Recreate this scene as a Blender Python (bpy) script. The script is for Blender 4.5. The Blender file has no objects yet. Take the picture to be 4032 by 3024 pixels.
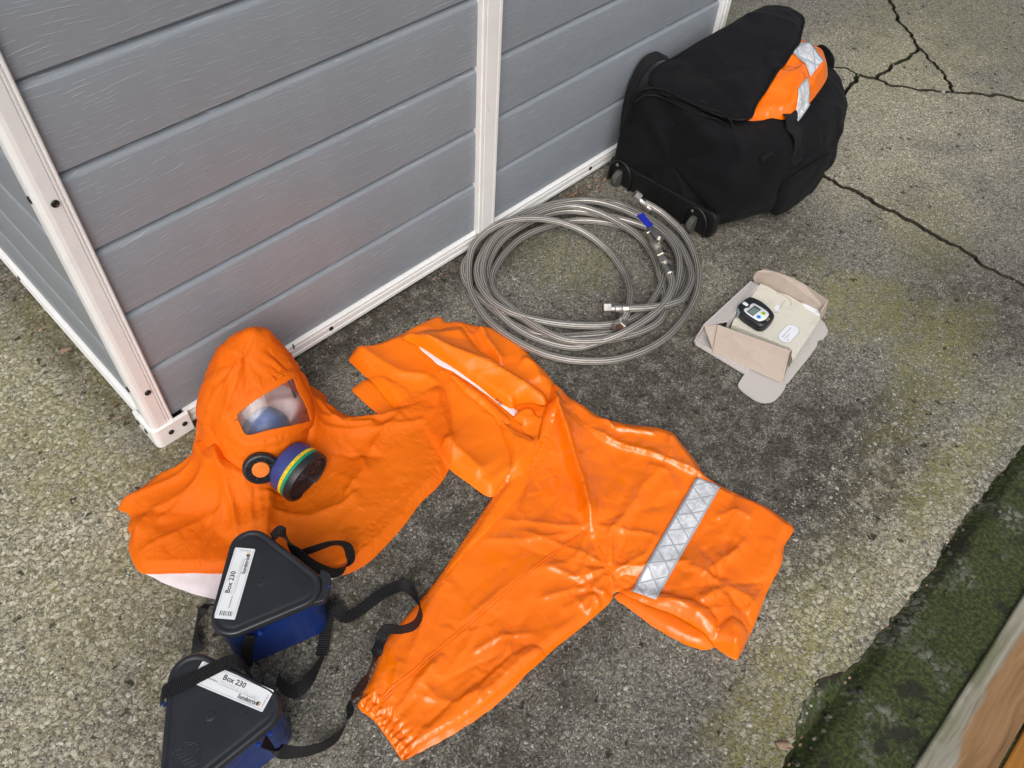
import bpy, bmesh, math, random
import numpy as np
from mathutils import Vector, Matrix
from mathutils.geometry import delaunay_2d_cdt
from mathutils.bvhtree import BVHTree

random.seed(7); rng = np.random.default_rng(11)
scene = bpy.context.scene
COL = scene.collection

# ---------------------------------------------------------------- camera
cam_data = bpy.data.cameras.new("camera")
cam_data.sensor_width = 36.0; cam_data.lens = 28.7067
cam_data.clip_start = 0.05; cam_data.clip_end = 500
cam = bpy.data.objects.new("camera", cam_data); COL.objects.link(cam)
_r = (0.7069194, -0.7055814, 0.0491916); _u = (0.5323353, 0.5765585, 0.6198381); _f = (0.4657081, 0.4119892, -0.7831864)
cam.matrix_world = Matrix(((_r[0], _u[0], -_f[0], -0.19114), (_r[1], _u[1], -_f[1], -1.09449), (_r[2], _u[2], -_f[2], 1.4), (0, 0, 0, 1)))
scene.camera = cam

# ---------------------------------------------------------------- light: overcast daylight
SUN_EL, SUN_AZ = math.radians(46), math.radians(228)     # azimuth clockwise from +y
world = bpy.data.worlds.new("World"); scene.world = world; world.use_nodes = True
wn = world.node_tree.nodes; wl = world.node_tree.links
for n in list(wn): wn.remove(n)
sky = wn.new("ShaderNodeTexSky"); sky.sky_type = 'NISHITA'; sky.sun_disc = False
sky.sun_elevation = SUN_EL; sky.sun_rotation = SUN_AZ
sky.air_density = 1.0; sky.dust_density = 6.0; sky.ozone_density = 1.0
hs = wn.new("ShaderNodeHueSaturation"); hs.inputs['Saturation'].default_value = 0.42
bg = wn.new("ShaderNodeBackground"); bg.inputs['Strength'].default_value = 0.12
wo = wn.new("ShaderNodeOutputWorld")
wl.new(sky.outputs[0], hs.inputs['Color']); wl.new(hs.outputs[0], bg.inputs['Color']); wl.new(bg.outputs[0], wo.inputs['Surface'])
sun_d = bpy.data.lights.new("sun", 'SUN'); sun_d.energy = 1.5; sun_d.angle = math.radians(54); sun_d.color = (1, 0.985, 0.96)
sun = bpy.data.objects.new("sun", sun_d); COL.objects.link(sun)
_sd = Vector((math.sin(SUN_AZ) * math.cos(SUN_EL), math.cos(SUN_AZ) * math.cos(SUN_EL), math.sin(SUN_EL)))
sun.rotation_euler = _sd.to_track_quat('Z', 'Y').to_euler(); sun.location = (0, 0, 6)

vs = scene.view_settings
vs.view_transform = 'Standard'; vs.look = 'None'; vs.gamma = 1.0; vs.use_curve_mapping = False
vs.exposure = 0.0
scene.cycles.use_denoising = True
scene.cycles.max_bounces = 6; scene.cycles.transparent_max_bounces = 12
scene.cycles.use_adaptive_sampling = True; scene.cycles.adaptive_threshold = 0.03; scene.cycles.diffuse_bounces = 3; scene.cycles.glossy_bounces = 3
scene.cycles.caustics_reflective = False; scene.cycles.caustics_refractive = False

# ---------------------------------------------------------------- helpers
def link(name, me, mat=None, parent=None):
    o = bpy.data.objects.new(name, me); COL.objects.link(o)
    if mat is not None:
        for m in (mat if isinstance(mat, (list, tuple)) else [mat]): me.materials.append(m)
    if parent is not None: o.parent = parent
    return o
def tag(o, label=None, category=None, group=None, kind=None):
    if label: o["label"] = label
    if category: o["category"] = category
    if group: o["group"] = group
    if kind: o["kind"] = kind
    return o
def thing(name, label, category, group=None):
    o = bpy.data.objects.new(name, None); COL.objects.link(o); o.empty_display_size = 0.05
    return tag(o, label, category, group)
def mesh_py(name, v, f, mat=None, parent=None, smooth=False):
    me = bpy.data.meshes.new(name); me.from_pydata([tuple(map(float, p)) for p in v], [], [tuple(map(int, q)) for q in f]); me.update()
    if smooth: me.shade_smooth()
    return link(name, me, mat, parent)
def bm_obj(name, bm, mat=None, parent=None, smooth=False):
    bmesh.ops.recalc_face_normals(bm, faces=bm.faces)
    me = bpy.data.meshes.new(name); bm.to_mesh(me); bm.free()
    if smooth: me.shade_smooth()
    return link(name, me, mat, parent)
def bevel_mod(o, w=0.002, seg=2, angle=35):
    m = o.modifiers.new("bevel", 'BEVEL'); m.width = w; m.segments = seg; m.limit_method = 'ANGLE'; m.angle_limit = math.radians(angle); return o
def bm_box(bm, lo, hi):
    x0, y0, z0 = lo; x1, y1, z1 = hi
    v = [bm.verts.new(p) for p in ((x0,y0,z0),(x1,y0,z0),(x1,y1,z0),(x0,y1,z0),(x0,y0,z1),(x1,y0,z1),(x1,y1,z1),(x0,y1,z1))]
    for q in ((0,3,2,1),(4,5,6,7),(0,1,5,4),(1,2,6,5),(2,3,7,6),(3,0,4,7)): bm.faces.new([v[i] for i in q])
def box(name, lo, hi, mat, parent=None, bev=0):
    bm = bmesh.new(); bm_box(bm, lo, hi); o = bm_obj(name, bm, mat, parent)
    if bev: bevel_mod(o, bev)
    return o
def prism(name, poly, z0, z1, mat, parent=None, bev=0, smooth=False):
    """extrude a polygon of (x, y) from z0 to z1"""
    n = len(poly); v = [(x, y, z0) for x, y in poly] + [(x, y, z1) for x, y in poly]
    f = [tuple(range(n))[::-1], tuple(range(n, 2*n))] + [(i, (i+1) % n, n+(i+1) % n, n+i) for i in range(n)]
    bm = bmesh.new(); bv = [bm.verts.new(p) for p in v]
    for q in f: bm.faces.new([bv[i] for i in q])
    o = bm_obj(name, bm, mat, parent)
    if bev: bevel_mod(o, bev)
    return o
def frame_from(axis, up=(0, 0, 1)):
    a = Vector(axis).normalized(); u = Vector(up); u = (u - a*u.dot(a))
    if u.length < 1e-4: u = Vector((1, 0, 0)) - a*a.x
    u.normalize(); return a, u, a.cross(u)
def lathe(name, prof, origin, axis, mat, parent=None, n=40, smooth=True, up=(0, 0, 1), sharp=True, sides=None):
    """revolve (radius, height) pairs about axis at origin"""
    a, u, w = frame_from(axis, up); o = Vector(origin); n = sides or n; v = []; f = []
    for r, h in prof:
        for k in range(n):
            t = 2*math.pi*k/n; v.append(o + a*h + (u*math.cos(t) + w*math.sin(t))*r)
    for i in range(len(prof)-1):
        for k in range(n): f.append((i*n+k, i*n+(k+1) % n, (i+1)*n+(k+1) % n, (i+1)*n+k))
    f.append(tuple(range(n))[::-1]); f.append(tuple(range((len(prof)-1)*n, len(prof)*n)))
    ob = mesh_py(name, v, f, mat, parent, smooth)
    if smooth and sharp: shade_auto(ob)
    return ob
def shade_auto(o, ang=35):
    me = o.data; bm = bmesh.new(); bm.from_mesh(me); bmesh.ops.recalc_face_normals(bm, faces=bm.faces)
    for e in bm.edges:
        if len(e.link_faces) == 2: e.smooth = e.calc_face_angle(0) < math.radians(ang)
    bm.to_mesh(me); bm.free(); return o
def catmull(pts, step):
    """resample a smooth curve through the points at the given step; works in any dimension"""
    P = np.array(pts, float); n = len(P)
    if n < 3:
        m = max(2, int(np.linalg.norm(P[-1]-P[0])/step)); return P[0] + (P[-1]-P[0])*np.linspace(0, 1, m)[:, None]
    Q = np.vstack([2*P[0]-P[1], P, 2*P[-1]-P[-2]]); out = []
    for i in range(1, n):
        p0, p1, p2, p3 = Q[i-1], Q[i], Q[i+1], Q[i+2]
        m = max(2, int(np.linalg.norm((p2-p1)[:3])/step*1.05)+1); t = np.linspace(0, 1, m, endpoint=False)[:, None]
        out.append(0.5*((2*p1) + (-p0+p2)*t + (2*p0-5*p1+4*p2-p3)*t**2 + (-p0+3*p1-3*p2+p3)*t**3))
    out.append(P[-1:]); return np.vstack(out)
def tube(name, pts, rad, mat, parent=None, n=14, step=0.006, raw=False, cap=True):
    P = np.array(pts, float) if raw else catmull(pts, step); m = len(P)
    T = np.gradient(P, axis=0); T /= np.linalg.norm(T, axis=1)[:, None]+1e-12
    u = np.array((0, 0, 1.)); u = u - T[0]*u.dot(T[0])
    if np.linalg.norm(u) < 1e-3: u = np.array((1., 0, 0)) - T[0]*T[0][0]
    U = []
    for t in T:
        u = u - t*u.dot(t); u /= np.linalg.norm(u); U.append(u.copy())
    U = np.array(U); Wv = np.cross(T, U); R = np.broadcast_to(np.asarray(rad, float), (m,))
    ang = np.linspace(0, 2*np.pi, n, endpoint=False)
    V = (P[:, None] + R[:, None, None]*(U[:, None]*np.cos(ang)[None, :, None] + Wv[:, None]*np.sin(ang)[None, :, None])).reshape(-1, 3)
    f = [(i*n+k, i*n+(k+1) % n, (i+1)*n+(k+1) % n, (i+1)*n+k) for i in range(m-1) for k in range(n)]
    me = bpy.data.meshes.new(name)
    if cap: f += [tuple(range(n))[::-1], tuple(range((m-1)*n, m*n))]
    me.from_pydata(V.tolist(), [], f)
    uv = me.uv_layers.new(name="uv"); L = np.concatenate([[0], np.cumsum(np.linalg.norm(np.diff(P, axis=0), axis=1))])
    co = []
    for i in range(m-1):
        for k in range(n): co += [k/n, L[i], (k+1)/n, L[i], (k+1)/n, L[i+1], k/n, L[i+1]]
    co += [0]*(len(uv.data)*2-len(co)); uv.data.foreach_set("uv", co)
    me.shade_smooth(); return link(name, me, mat, parent)
def ribbon(name, pts, wdirs, width, mat, parent=None, thick=0.0016, step=0.005):
    """flat strap along pts; wdirs gives the direction of its width at each point"""
    A = catmull(np.hstack([np.array(pts, float), np.array(wdirs, float)]), step); P, D = A[:, :3], A[:, 3:]
    T = np.gradient(P, axis=0); T /= np.linalg.norm(T, axis=1)[:, None]+1e-12
    D = D - T*(D*T).sum(1)[:, None]; D /= np.linalg.norm(D, axis=1)[:, None]+1e-12; N = np.cross(T, D)
    m = len(P); h = width/2; V = []
    for s, t in ((-1, -1), (0, -1.2), (1, -1), (1, 1), (0, 1.2), (-1, 1)): V.append(P + D*(h*s) + N*(thick/2*t))
    V = np.stack(V, 1).reshape(-1, 3); k = 6
    f = [(i*k+j, i*k+(j+1) % k, (i+1)*k+(j+1) % k, (i+1)*k+j) for i in range(m-1) for j in range(k)]
    f += [tuple(range(k))[::-1], tuple(range((m-1)*k, m*k))]
    me = bpy.data.meshes.new(name); me.from_pydata(V.tolist(), [], f); me.shade_smooth()
    uv = me.uv_layers.new(name="uv"); L = np.concatenate([[0], np.cumsum(np.linalg.norm(np.diff(P, axis=0), axis=1))]); us = [0, .5, 1, 1, .5, 0]; co = []
    for i in range(m-1):
        for j in range(k): co += [us[j], L[i], us[(j+1) % k], L[i], us[(j+1) % k], L[i+1], us[j], L[i+1]]
    co += [0]*(len(uv.data)*2-len(co)); uv.data.foreach_set("uv", co)
    o = link(name, me, mat, parent); return shade_auto(o, 50)
def round_poly(pts, rad, n=8):
    """round the corners of a polygon; rad is one radius or one per corner"""
    P = [np.array(p, float) for p in pts]; out = []; m = len(P)
    for i in range(m):
        a, b, c = P[i-1], P[i], P[(i+1) % m]; r = rad[i] if isinstance(rad, (list, tuple)) else rad
        d1 = (a-b)/np.linalg.norm(a-b); d2 = (c-b)/np.linalg.norm(c-b); cs = float(np.clip(d1.dot(d2), -1, 1)); half = math.acos(cs)/2
        if r <= 0 or half > 1.55: out.append(tuple(b)); continue
        t = min(r/math.tan(half), 0.48*np.linalg.norm(a-b), 0.48*np.linalg.norm(c-b)); r = t*math.tan(half)
        bis = (d1+d2)/np.linalg.norm(d1+d2); ctr = b + bis*(r/math.sin(half)); s = b + d1*t; e = b + d2*t
        a0 = math.atan2(*(s-ctr)[::-1]); a1 = math.atan2(*(e-ctr)[::-1]); da = (a1-a0+math.pi) % (2*math.pi)-math.pi
        for k in range(n+1): out.append((ctr[0]+r*math.cos(a0+da*k/n), ctr[1]+r*math.sin(a0+da*k/n)))
    return out
def offset_poly(poly, d):
    """move every edge of a closed polygon inwards by d (positive = inwards for either winding)"""
    P = np.array(poly, float); A = 0.5*np.sum(P[:, 0]*np.roll(P[:, 1], -1) - np.roll(P[:, 0], -1)*P[:, 1]); s = 1 if A > 0 else -1
    T = np.roll(P, -1, 0)-P; T /= np.linalg.norm(T, axis=1)[:, None]+1e-12; N = np.stack([-T[:, 1], T[:, 0]], 1)*s
    Np = np.roll(N, 1, 0); B = N+Np; B /= np.maximum((B*B).sum(1), 0.35)[:, None]/2
    return [tuple(p) for p in P + B*np.broadcast_to(np.asarray(d, float), (len(P),))[:, None]]
def poly_dist(P, poly):
    """distance of points to a polygon's outline, and whether they lie inside it"""
    P = np.asarray(P, float)[:, :2]; Q = np.array(poly, float)[:, :2]; d = np.full(len(P), 1e9); ins = np.zeros(len(P), bool)
    for i in range(len(Q)):
        a, b = Q[i], Q[(i+1) % len(Q)]; ab = b-a; t = np.clip(((P-a)@ab)/(ab@ab+1e-12), 0, 1)
        d = np.minimum(d, np.linalg.norm(P-(a+t[:, None]*ab), axis=1))
        c = (a[1] > P[:, 1]) != (b[1] > P[:, 1]); xi = (b[0]-a[0])*(P[:, 1]-a[1])/((b[1]-a[1]) if b[1] != a[1] else 1e-12)+a[0]
        ins ^= c & (P[:, 0] < xi)
    return d, ins
def line_dist(P, line):
    """distance of points to a polyline and the running fraction of the nearest place on it"""
    P = np.asarray(P, float)[:, :2]; Q = np.array(line, float)[:, :2]; L = np.concatenate([[0], np.cumsum(np.linalg.norm(np.diff(Q, axis=0), axis=1))])
    d = np.full(len(P), 1e9); s = np.zeros(len(P)); side = np.zeros(len(P))
    for i in range(len(Q)-1):
        a, b = Q[i], Q[i+1]; ab = b-a; t = np.clip(((P-a)@ab)/(ab@ab+1e-12), 0, 1); e = P-(a+t[:, None]*ab); q = np.linalg.norm(e, axis=1)
        m = q < d; d[m] = q[m]; s[m] = ((L[i]+t*(L[i+1]-L[i]))/L[-1])[m]; side[m] = np.sign(ab[0]*e[:, 1]-ab[1]*e[:, 0])[m]
    return d, s, side
def smooth_noise(P, scale, seed, octaves=3):
    """cheap smooth noise: a sum of random plane waves"""
    r = np.random.default_rng(seed); P = np.asarray(P, float); out = np.zeros(len(P)); amp = 1; tot = 0
    for o in range(octaves):
        for k in range(7):
            d = r.normal(size=P.shape[1]); d /= np.linalg.norm(d); out += amp*np.sin((P@d)*scale*(0.7+0.6*r.random())*2*np.pi*(2**o)+r.random()*6.28)
        tot += amp*math.sqrt(3.5); amp *= 0.55
    return out/tot

# ---------------------------------------------------------------- materials
class NT:
    def __init__(s, name):
        s.m = bpy.data.materials.new(name); s.m.use_nodes = True; s.t = s.m.node_tree; s.n = s.t.nodes; s.l = s.t.links
        s.b = s.n["Principled BSDF"]; s.out = s.n["Material Output"]; s.dim = '3D'
    def new(s, typ, **kw):
        n = s.n.new("ShaderNode"+typ)
        for k, v in kw.items(): setattr(n, k, v)
        return n
    def put(s, sock, v):
        if v is None: return
        if hasattr(v, "is_linked") or hasattr(v, "links"): s.l.new(v, sock)
        else:
            if isinstance(v, tuple) and len(v) == 3 and len(sock.default_value) == 4: v = (*v, 1)
            sock.default_value = v
    def coord(s, kind="Object", scale=None, rot=None):
        c = s.new("TexCoord").outputs[kind]
        if scale is None and rot is None: return c
        m = s.new("Mapping"); s.l.new(c, m.inputs[0])
        if scale is not None: m.inputs['Scale'].default_value = scale if isinstance(scale, tuple) else (scale,)*3
        if rot is not None: m.inputs['Rotation'].default_value = rot
        return m.outputs[0]
    def noise(s, co, scale, detail=4, rough=0.55, dist=0):
        n = s.new("TexNoise", noise_dimensions=s.dim); s.put(n.inputs['Vector'], co); n.inputs['Scale'].default_value = scale; n.inputs['Detail'].default_value = detail
        n.inputs['Roughness'].default_value = rough; n.inputs['Distortion'].default_value = dist; return n.outputs[0]
    def noisec(s, co, scale, detail=2):
        n = s.new("TexNoise", noise_dimensions=s.dim); s.put(n.inputs['Vector'], co); n.inputs['Scale'].default_value = scale; n.inputs['Detail'].default_value = detail; return n.outputs[1]
    def voro(s, co, scale, feature='F1', rand=1.0):
        n = s.new("TexVoronoi", feature=feature, voronoi_dimensions=s.dim); s.put(n.inputs['Vector'], co); n.inputs['Scale'].default_value = scale; n.inputs['Randomness'].default_value = rand; return n
    def ramp(s, v, *stops, interp='LINEAR'):
        n = s.new("ValToRGB"); s.put(n.inputs[0], v); e = n.color_ramp.elements; n.color_ramp.interpolation = interp
        while len(e) < len(stops): e.new(0.5)
        for i, (p, c) in enumerate(stops):
            e[i].position = p; e[i].color = (c, c, c, 1) if isinstance(c, (int, float)) else (*c, 1)
        return n.outputs[0]
    def math(s, op, a, b=None, c=None, clamp=False):
        n = s.new("Math", operation=op, use_clamp=clamp); s.put(n.inputs[0], a); s.put(n.inputs[1], b); s.put(n.inputs[2], c); return n.outputs[0]
    def mix(s, f, a, b, blend='MIX'):
        n = s.new("Mix", data_type='RGBA', blend_type=blend); s.put(n.inputs[0], f); s.put(n.inputs[6], a); s.put(n.inputs[7], b); return n.outputs[2]
    def vmath(s, op, a, b):
        n = s.new("VectorMath", operation=op); s.put(n.inputs[0], a)
        if op == 'SCALE': s.put(n.inputs[3], b)
        else: s.put(n.inputs[1], b)
        return n.outputs[0]
    def sep(s, co):
        n = s.new("SeparateXYZ"); s.put(n.inputs[0], co); return n.outputs
    def maprange(s, v, a, b, c=0., d=1., smooth=True):
        n = s.new("MapRange", interpolation_type='SMOOTHSTEP' if smooth else 'LINEAR'); s.put(n.inputs[0], v)
        for i, q in enumerate((a, b, c, d)): n.inputs[i+1].default_value = q
        return n.outputs[0]
    def bump(s, h, dist=0.002, strength=1.0, normal=None):
        n = s.new("Bump"); n.inputs['Strength'].default_value = strength; n.inputs['Distance'].default_value = dist; s.put(n.inputs['Height'], h)
        if normal is not None: s.l.new(normal, n.inputs['Normal'])
        return n.outputs[0]
    def done(s, base=None, rough=None, metal=None, normal=None, spec=None, **kw):
        for k, v in (('Base Color', base), ('Roughness', rough), ('Metallic', metal), ('Specular IOR Level', spec), ('Normal', normal)): s.put(s.b.inputs[k], v)
        for k, v in kw.items(): s.put(s.b.inputs[k.replace('_', ' ')], v)
        return s.m
def plain(name, col, rough=0.5, metal=0.0, spec=0.5, var=0.12, scale=30, bump=0.0, bscale=200, **kw):
    """a colour with uneven tone, uneven gloss and optional fine relief"""
    t = NT(name); co = t.coord(); n = t.noise(co, scale, 5)
    lo = tuple(c*(1-var) for c in col); hi = tuple(min(1, c*(1+var)) for c in col)
    base = t.ramp(n, (0.3, lo), (0.7, hi)); rg = t.maprange(t.noise(co, scale*2.3, 3), 0.3, 0.7, max(0.02, rough*0.85), min(1, rough*1.15))
    nm = t.bump(t.noise(co, bscale, 3), bump) if bump else None
    return t.done(base, rg, metal, nm, spec, **kw)

# ---------------------------------------------------------------- surface materials
def concrete_material():
    t = NT("weathered_concrete"); t.dim = "2D"; co = t.coord(); X = t.sep(co); sh = t.new("CombineXYZ"); t.put(sh.inputs[0], X[2]); t.put(sh.inputs[1], t.math("MULTIPLY", X[2], 0.7)); co = t.vmath("ADD", co, sh.outputs[0])
    wob = t.vmath('SCALE', t.noisec(co, 70, 1), 0.010); cw = t.vmath('ADD', co, wob)
    va = t.voro(cw, 125); vb = t.voro(cw, 235); vc = t.voro(cw, 430)
    ra = t.sep(va.outputs['Color'])[0]; rb = t.sep(vb.outputs['Color'])[1]; rc = t.sep(vc.outputs['Color'])[0]
    n1 = t.noise(co, 2.6, 3, 0.6); n2 = t.noise(co, 7.0, 4, 0.65); n3 = t.noise(co, 26, 4, 0.7); n5 = t.noise(co, 90, 3, 0.7)
    edge_n = t.math('ADD', t.math('MULTIPLY', t.math('SUBTRACT', n1, 0.5), 1.5), t.math('MULTIPLY', t.math('SUBTRACT', n2, 0.5), 1.3))
    def stain(*blobs):
        """uneven-edged stains: (x, y, radius x, radius y, turn, weight)"""
        tot = None
        for x, y, rx, ry, a, w in blobs:
            m = t.new("Mapping", vector_type='TEXTURE'); t.l.new(co, m.inputs[0]); m.inputs['Location'].default_value = (x, y, 0); m.inputs['Rotation'].default_value = (0, 0, math.radians(a)); m.inputs['Scale'].default_value = (rx, ry, 1)
            ln = t.new("VectorMath", operation='LENGTH'); v2 = t.vmath('MULTIPLY', m.outputs[0], (1, 1, 0)); t.l.new(v2, ln.inputs[0])
            v = t.math('MULTIPLY', t.maprange(t.math('ADD', ln.outputs['Value'], edge_n), 1.35, 0.35), w); tot = v if tot is None else t.math('MAXIMUM', tot, v)
        return tot
    wear = stain((-0.25, 0.15, 0.42, 0.75, 0, 1.0), (-0.35, -0.55, 0.25, 0.4, 0, 0.8), (0.60, -1.17, 0.42, 0.16, 0, 1.0), (1.2, -1.16, 0.4, 0.12, 0, 0.8))
    wear = t.math('ADD', wear, t.maprange(n1, 0.4, 0.7, -0.1, 0.22), clamp=True)
    stone = t.ramp(ra, (0.0, (0.10, 0.098, 0.085)), (0.4, (0.20, 0.19, 0.155)), (0.75, (0.31, 0.295, 0.24)), (1.0, (0.46, 0.45, 0.39)))
    stone2 = t.ramp(rb, (0.0, (0.07, 0.065, 0.052)), (0.5, (0.175, 0.16, 0.122)), (1.0, (0.34, 0.315, 0.245)))
    grit = t.ramp(rc, (0.0, (0.052, 0.050, 0.043)), (0.3, (0.108, 0.103, 0.089)), (0.6, (0.172, 0.164, 0.140)), (0.85, (0.27, 0.258, 0.22)), (1.0, (0.50, 0.485, 0.43)))
    ma = t.math('MULTIPLY', t.maprange(va.outputs['Distance'], 0.62, 0.48), t.math('GREATER_THAN', ra, 0.5)); mb = t.math('MULTIPLY', t.maprange(vb.outputs['Distance'], 0.66, 0.45), t.math('GREATER_THAN', rb, 0.35))
    c = t.mix(t.math('MULTIPLY', mb, t.maprange(wear, 0.0, 0.8, 0.30, 0.8)), grit, stone2)
    c = t.mix(t.math('MULTIPLY', t.math('MULTIPLY', t.maprange(va.outputs['Distance'], 0.45, 0.66), wear), 0.45), c, (0.055, 0.052, 0.032)); c = t.mix(t.math('MULTIPLY', ma, t.math('MULTIPLY', wear, 0.85)), c, stone)
    c = t.mix(t.maprange(n5, 0.50, 0.68, 0.0, 0.55), c, (0.055, 0.050, 0.040)); c = t.mix(t.math('MULTIPLY', t.maprange(n3, 0.56, 0.70), 0.28), c, (0.29, 0.255, 0.175))
    # dark film trodden over the middle; along the shed, dirt plus painted-in wall shade
    dark = stain((0.25, -0.70, 0.34, 0.34, 0, 1.0), (0.80, -0.62, 0.42, 0.34, 20, 0.95), (0.95, -0.95, 0.34, 0.20, -10, 1.0), (0.62, 0.0, 0.75, 0.085, 0, 1.0), (-0.15, -0.45, 0.22, 0.26, 0, 0.75), (1.45, -0.42, 0.26, 0.2, 0, 0.7), (1.68, -0.95, 0.25, 0.2, 0, 0.75), (0.0, 0.3, 0.07, 0.6, 0, 0.9), (0.28, -1.1, 0.3, 0.16, 0, 0.6))
    film = t.math('MULTIPLY', dark, t.maprange(n3, 0.30, 0.60, 0.25, 1.0)); c = t.mix(t.math('MULTIPLY', film, 0.95), c, t.mix(1.0, c, (0.30, 0.285, 0.265), 'MULTIPLY'))
    # paler bleached concrete
    pale = stain((2.2, -0.35, 0.55, 0.5, 0, 1.0), (1.25, -0.52, 0.25, 0.2, 0, 0.5), (-0.3, 0.1, 0.45, 0.75, 0, 1.0), (-0.4, -0.5, 0.3, 0.3, 0, 0.7), (0.85, -1.13, 0.4, 0.14, 0, 0.9)); c = t.mix(t.math('MULTIPLY', pale, 0.85), c, t.mix(1.0, c, (1.75, 1.71, 1.56), 'MULTIPLY'))
    # yellow-green algae sitting in the pores
    green = stain((-0.12, 0.16, 0.20, 0.26, 10, 0.85), (-0.10, 0.45, 0.16, 0.2, 0, 0.65), (-0.25, -0.18, 0.22, 0.2, 0, 0.5), (1.45, -0.76, 0.14, 0.16, 30, 1.0), (1.42, -0.97, 0.25, 0.10, 15, 0.95), (0.55, -1.16, 0.30, 0.09, 0, 1.0), (1.2, -1.15, 0.35, 0.05, 0, 0.9), (2.85, -0.25, 0.6, 0.35, 0, 0.45), (1.84, -0.72, 0.25, 0.16, 30, 0.5), (1.02, -0.2, 0.10, 0.12, 0, 0.5), (2.1, 0.25, 0.35, 0.25, 0, 0.5))
    pores = t.maprange(vb.outputs['Distance'], 0.25, 0.75); gm = t.math('MULTIPLY', green, t.maprange(n3, 0.30, 0.62, 0.35, 1.0))
    c = t.mix(t.math('MULTIPLY', gm, t.maprange(pores, 0.0, 1.0, 0.22, 0.80)), c, t.mix(n2, (0.15, 0.165, 0.030), (0.30, 0.260, 0.070)))
    sp = t.voro(t.vmath('ADD', co, t.vmath('SCALE', wob, 2.0)), 21); spm = t.math('MULTIPLY', t.maprange(sp.outputs['Distance'], 0.15, 0.05), t.math('MULTIPLY', t.math('GREATER_THAN', n2, 0.53), t.math('GREATER_THAN', t.sep(sp.outputs['Color'])[0], 0.45)))
    c = t.mix(t.math('MULTIPLY', spm, 0.85), c, (0.020, 0.022, 0.015))
    h = t.math('ADD', t.math('MULTIPLY', ma, t.math('MULTIPLY', wear, 0.6)), t.math('MULTIPLY', mb, 0.35)); h = t.math('ADD', h, t.math('MULTIPLY', n5, 0.9)); h = t.math('ADD', h, t.math('MULTIPLY', n3, 1.3)); h = t.math('SUBTRACT', h, spm); h = t.math('ADD', h, t.math('MULTIPLY', n2, 2.0))
    return t.done(c, t.maprange(n2, 0.3, 0.7, 0.74, 0.95), 0.0, t.bump(h, 0.0024, 0.85), 0.35)
M_CONC = concrete_material()
def soil_material():
    t = NT("damp_soil"); co = t.coord(); n = t.noise(co, 60, 6, 0.7); g = t.noise(co, 9, 4)
    c = t.ramp(n, (0.3, (0.012, 0.010, 0.008)), (0.55, (0.04, 0.032, 0.022)), (0.8, (0.09, 0.075, 0.05)))
    c = t.mix(t.maprange(g, 0.52, 0.64), c, (0.035, 0.05, 0.014)); return t.done(c, 0.9, 0, t.bump(n, 0.006), 0.3)
M_SOIL = soil_material()
def moss_material():
    t = NT("mossy_concrete"); t.dim = "2D"; co = t.coord(); n = t.noise(co, 5.5, 6, 0.6); f = t.noise(co, 130, 5, 0.7); v = t.voro(t.vmath('ADD', co, t.vmath('SCALE', t.noisec(co, 60), 0.02)), 95)
    g = t.ramp(f, (0.3, (0.014, 0.020, 0.009)), (0.5, (0.038, 0.052, 0.015)), (0.68, (0.080, 0.105, 0.026)), (0.85, (0.17, 0.195, 0.070)))
    st = t.ramp(t.sep(v.outputs['Color'])[0], (0.0, (0.05, 0.05, 0.042)), (1.0, (0.24, 0.235, 0.20)))
    m = t.math('MULTIPLY', t.maprange(n, 0.50, 0.66), t.maprange(v.outputs['Distance'], 0.6, 0.4)); c = t.mix(m, g, st)
    c = t.mix(t.maprange(t.noise(co, 14, 4), 0.56, 0.68, 0, 0.8), c, (0.018, 0.017, 0.012))
    return t.done(c, 0.85, 0, t.bump(t.math('ADD', f, t.math('MULTIPLY', m, 0.6)), 0.003), 0.35)
M_MOSS = moss_material()
def board_material(name, col, along):
    """plastic plank with an embossed wood grain running along one axis"""
    t = NT(name); co = t.coord(); X = t.sep(co); A = X[0] if along == 'x' else X[1]
    def vec(a, b):
        n = t.new("CombineXYZ"); t.put(n.inputs[0], t.math('MULTIPLY', A, a)); t.put(n.inputs[1], t.math('MULTIPLY', X[2], b)); return n.outputs[0]
    t.dim = '2D'; warp = t.noise(vec(2.0, 5.0), 1.0, 2); w2 = t.noise(vec(7.0, 20.0), 1.0, 3, 0.6)
    lane = t.math('ADD', t.math('MULTIPLY', X[2], 135.0), t.math('ADD', t.math('MULTIPLY', warp, 9.0), t.math('MULTIPLY', w2, 1.6)))
    ln = t.math('ABSOLUTE', t.math('SUBTRACT', t.math('FRACT', lane), 0.5)); brk = t.maprange(t.noise(vec(17.0, 140.0), 1.0, 3, 0.65), 0.47, 0.60)
    line = t.math('MULTIPLY', t.maprange(ln, 0.115, 0.03), brk); fine = t.noise(vec(700, 700), 1.0, 1)
    dirt = t.maprange(t.noise(co, 6, 5, 0.6), 0.3, 0.75)
    c = t.mix(t.math('MULTIPLY', dirt, 0.35), col, tuple(q*0.82 for q in col)); c = t.mix(t.math('MULTIPLY', line, 0.45), c, tuple(min(1, q*1.9) for q in col))
    nm = t.bump(t.math('ADD', t.math('MULTIPLY', line, 1.0), t.math('MULTIPLY', fine, 0.12)), 0.0006, 0.6)
    return t.done(c, t.maprange(warp, 0.3, 0.7, 0.33, 0.43), 0, nm, 0.45)
GREY = (0.245, 0.272, 0.305)
M_BOARD = board_material("grey_plank_plastic", GREY, 'x'); M_BOARD_SIDE = board_material("grey_plank_plastic_side", GREY, 'y')
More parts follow.
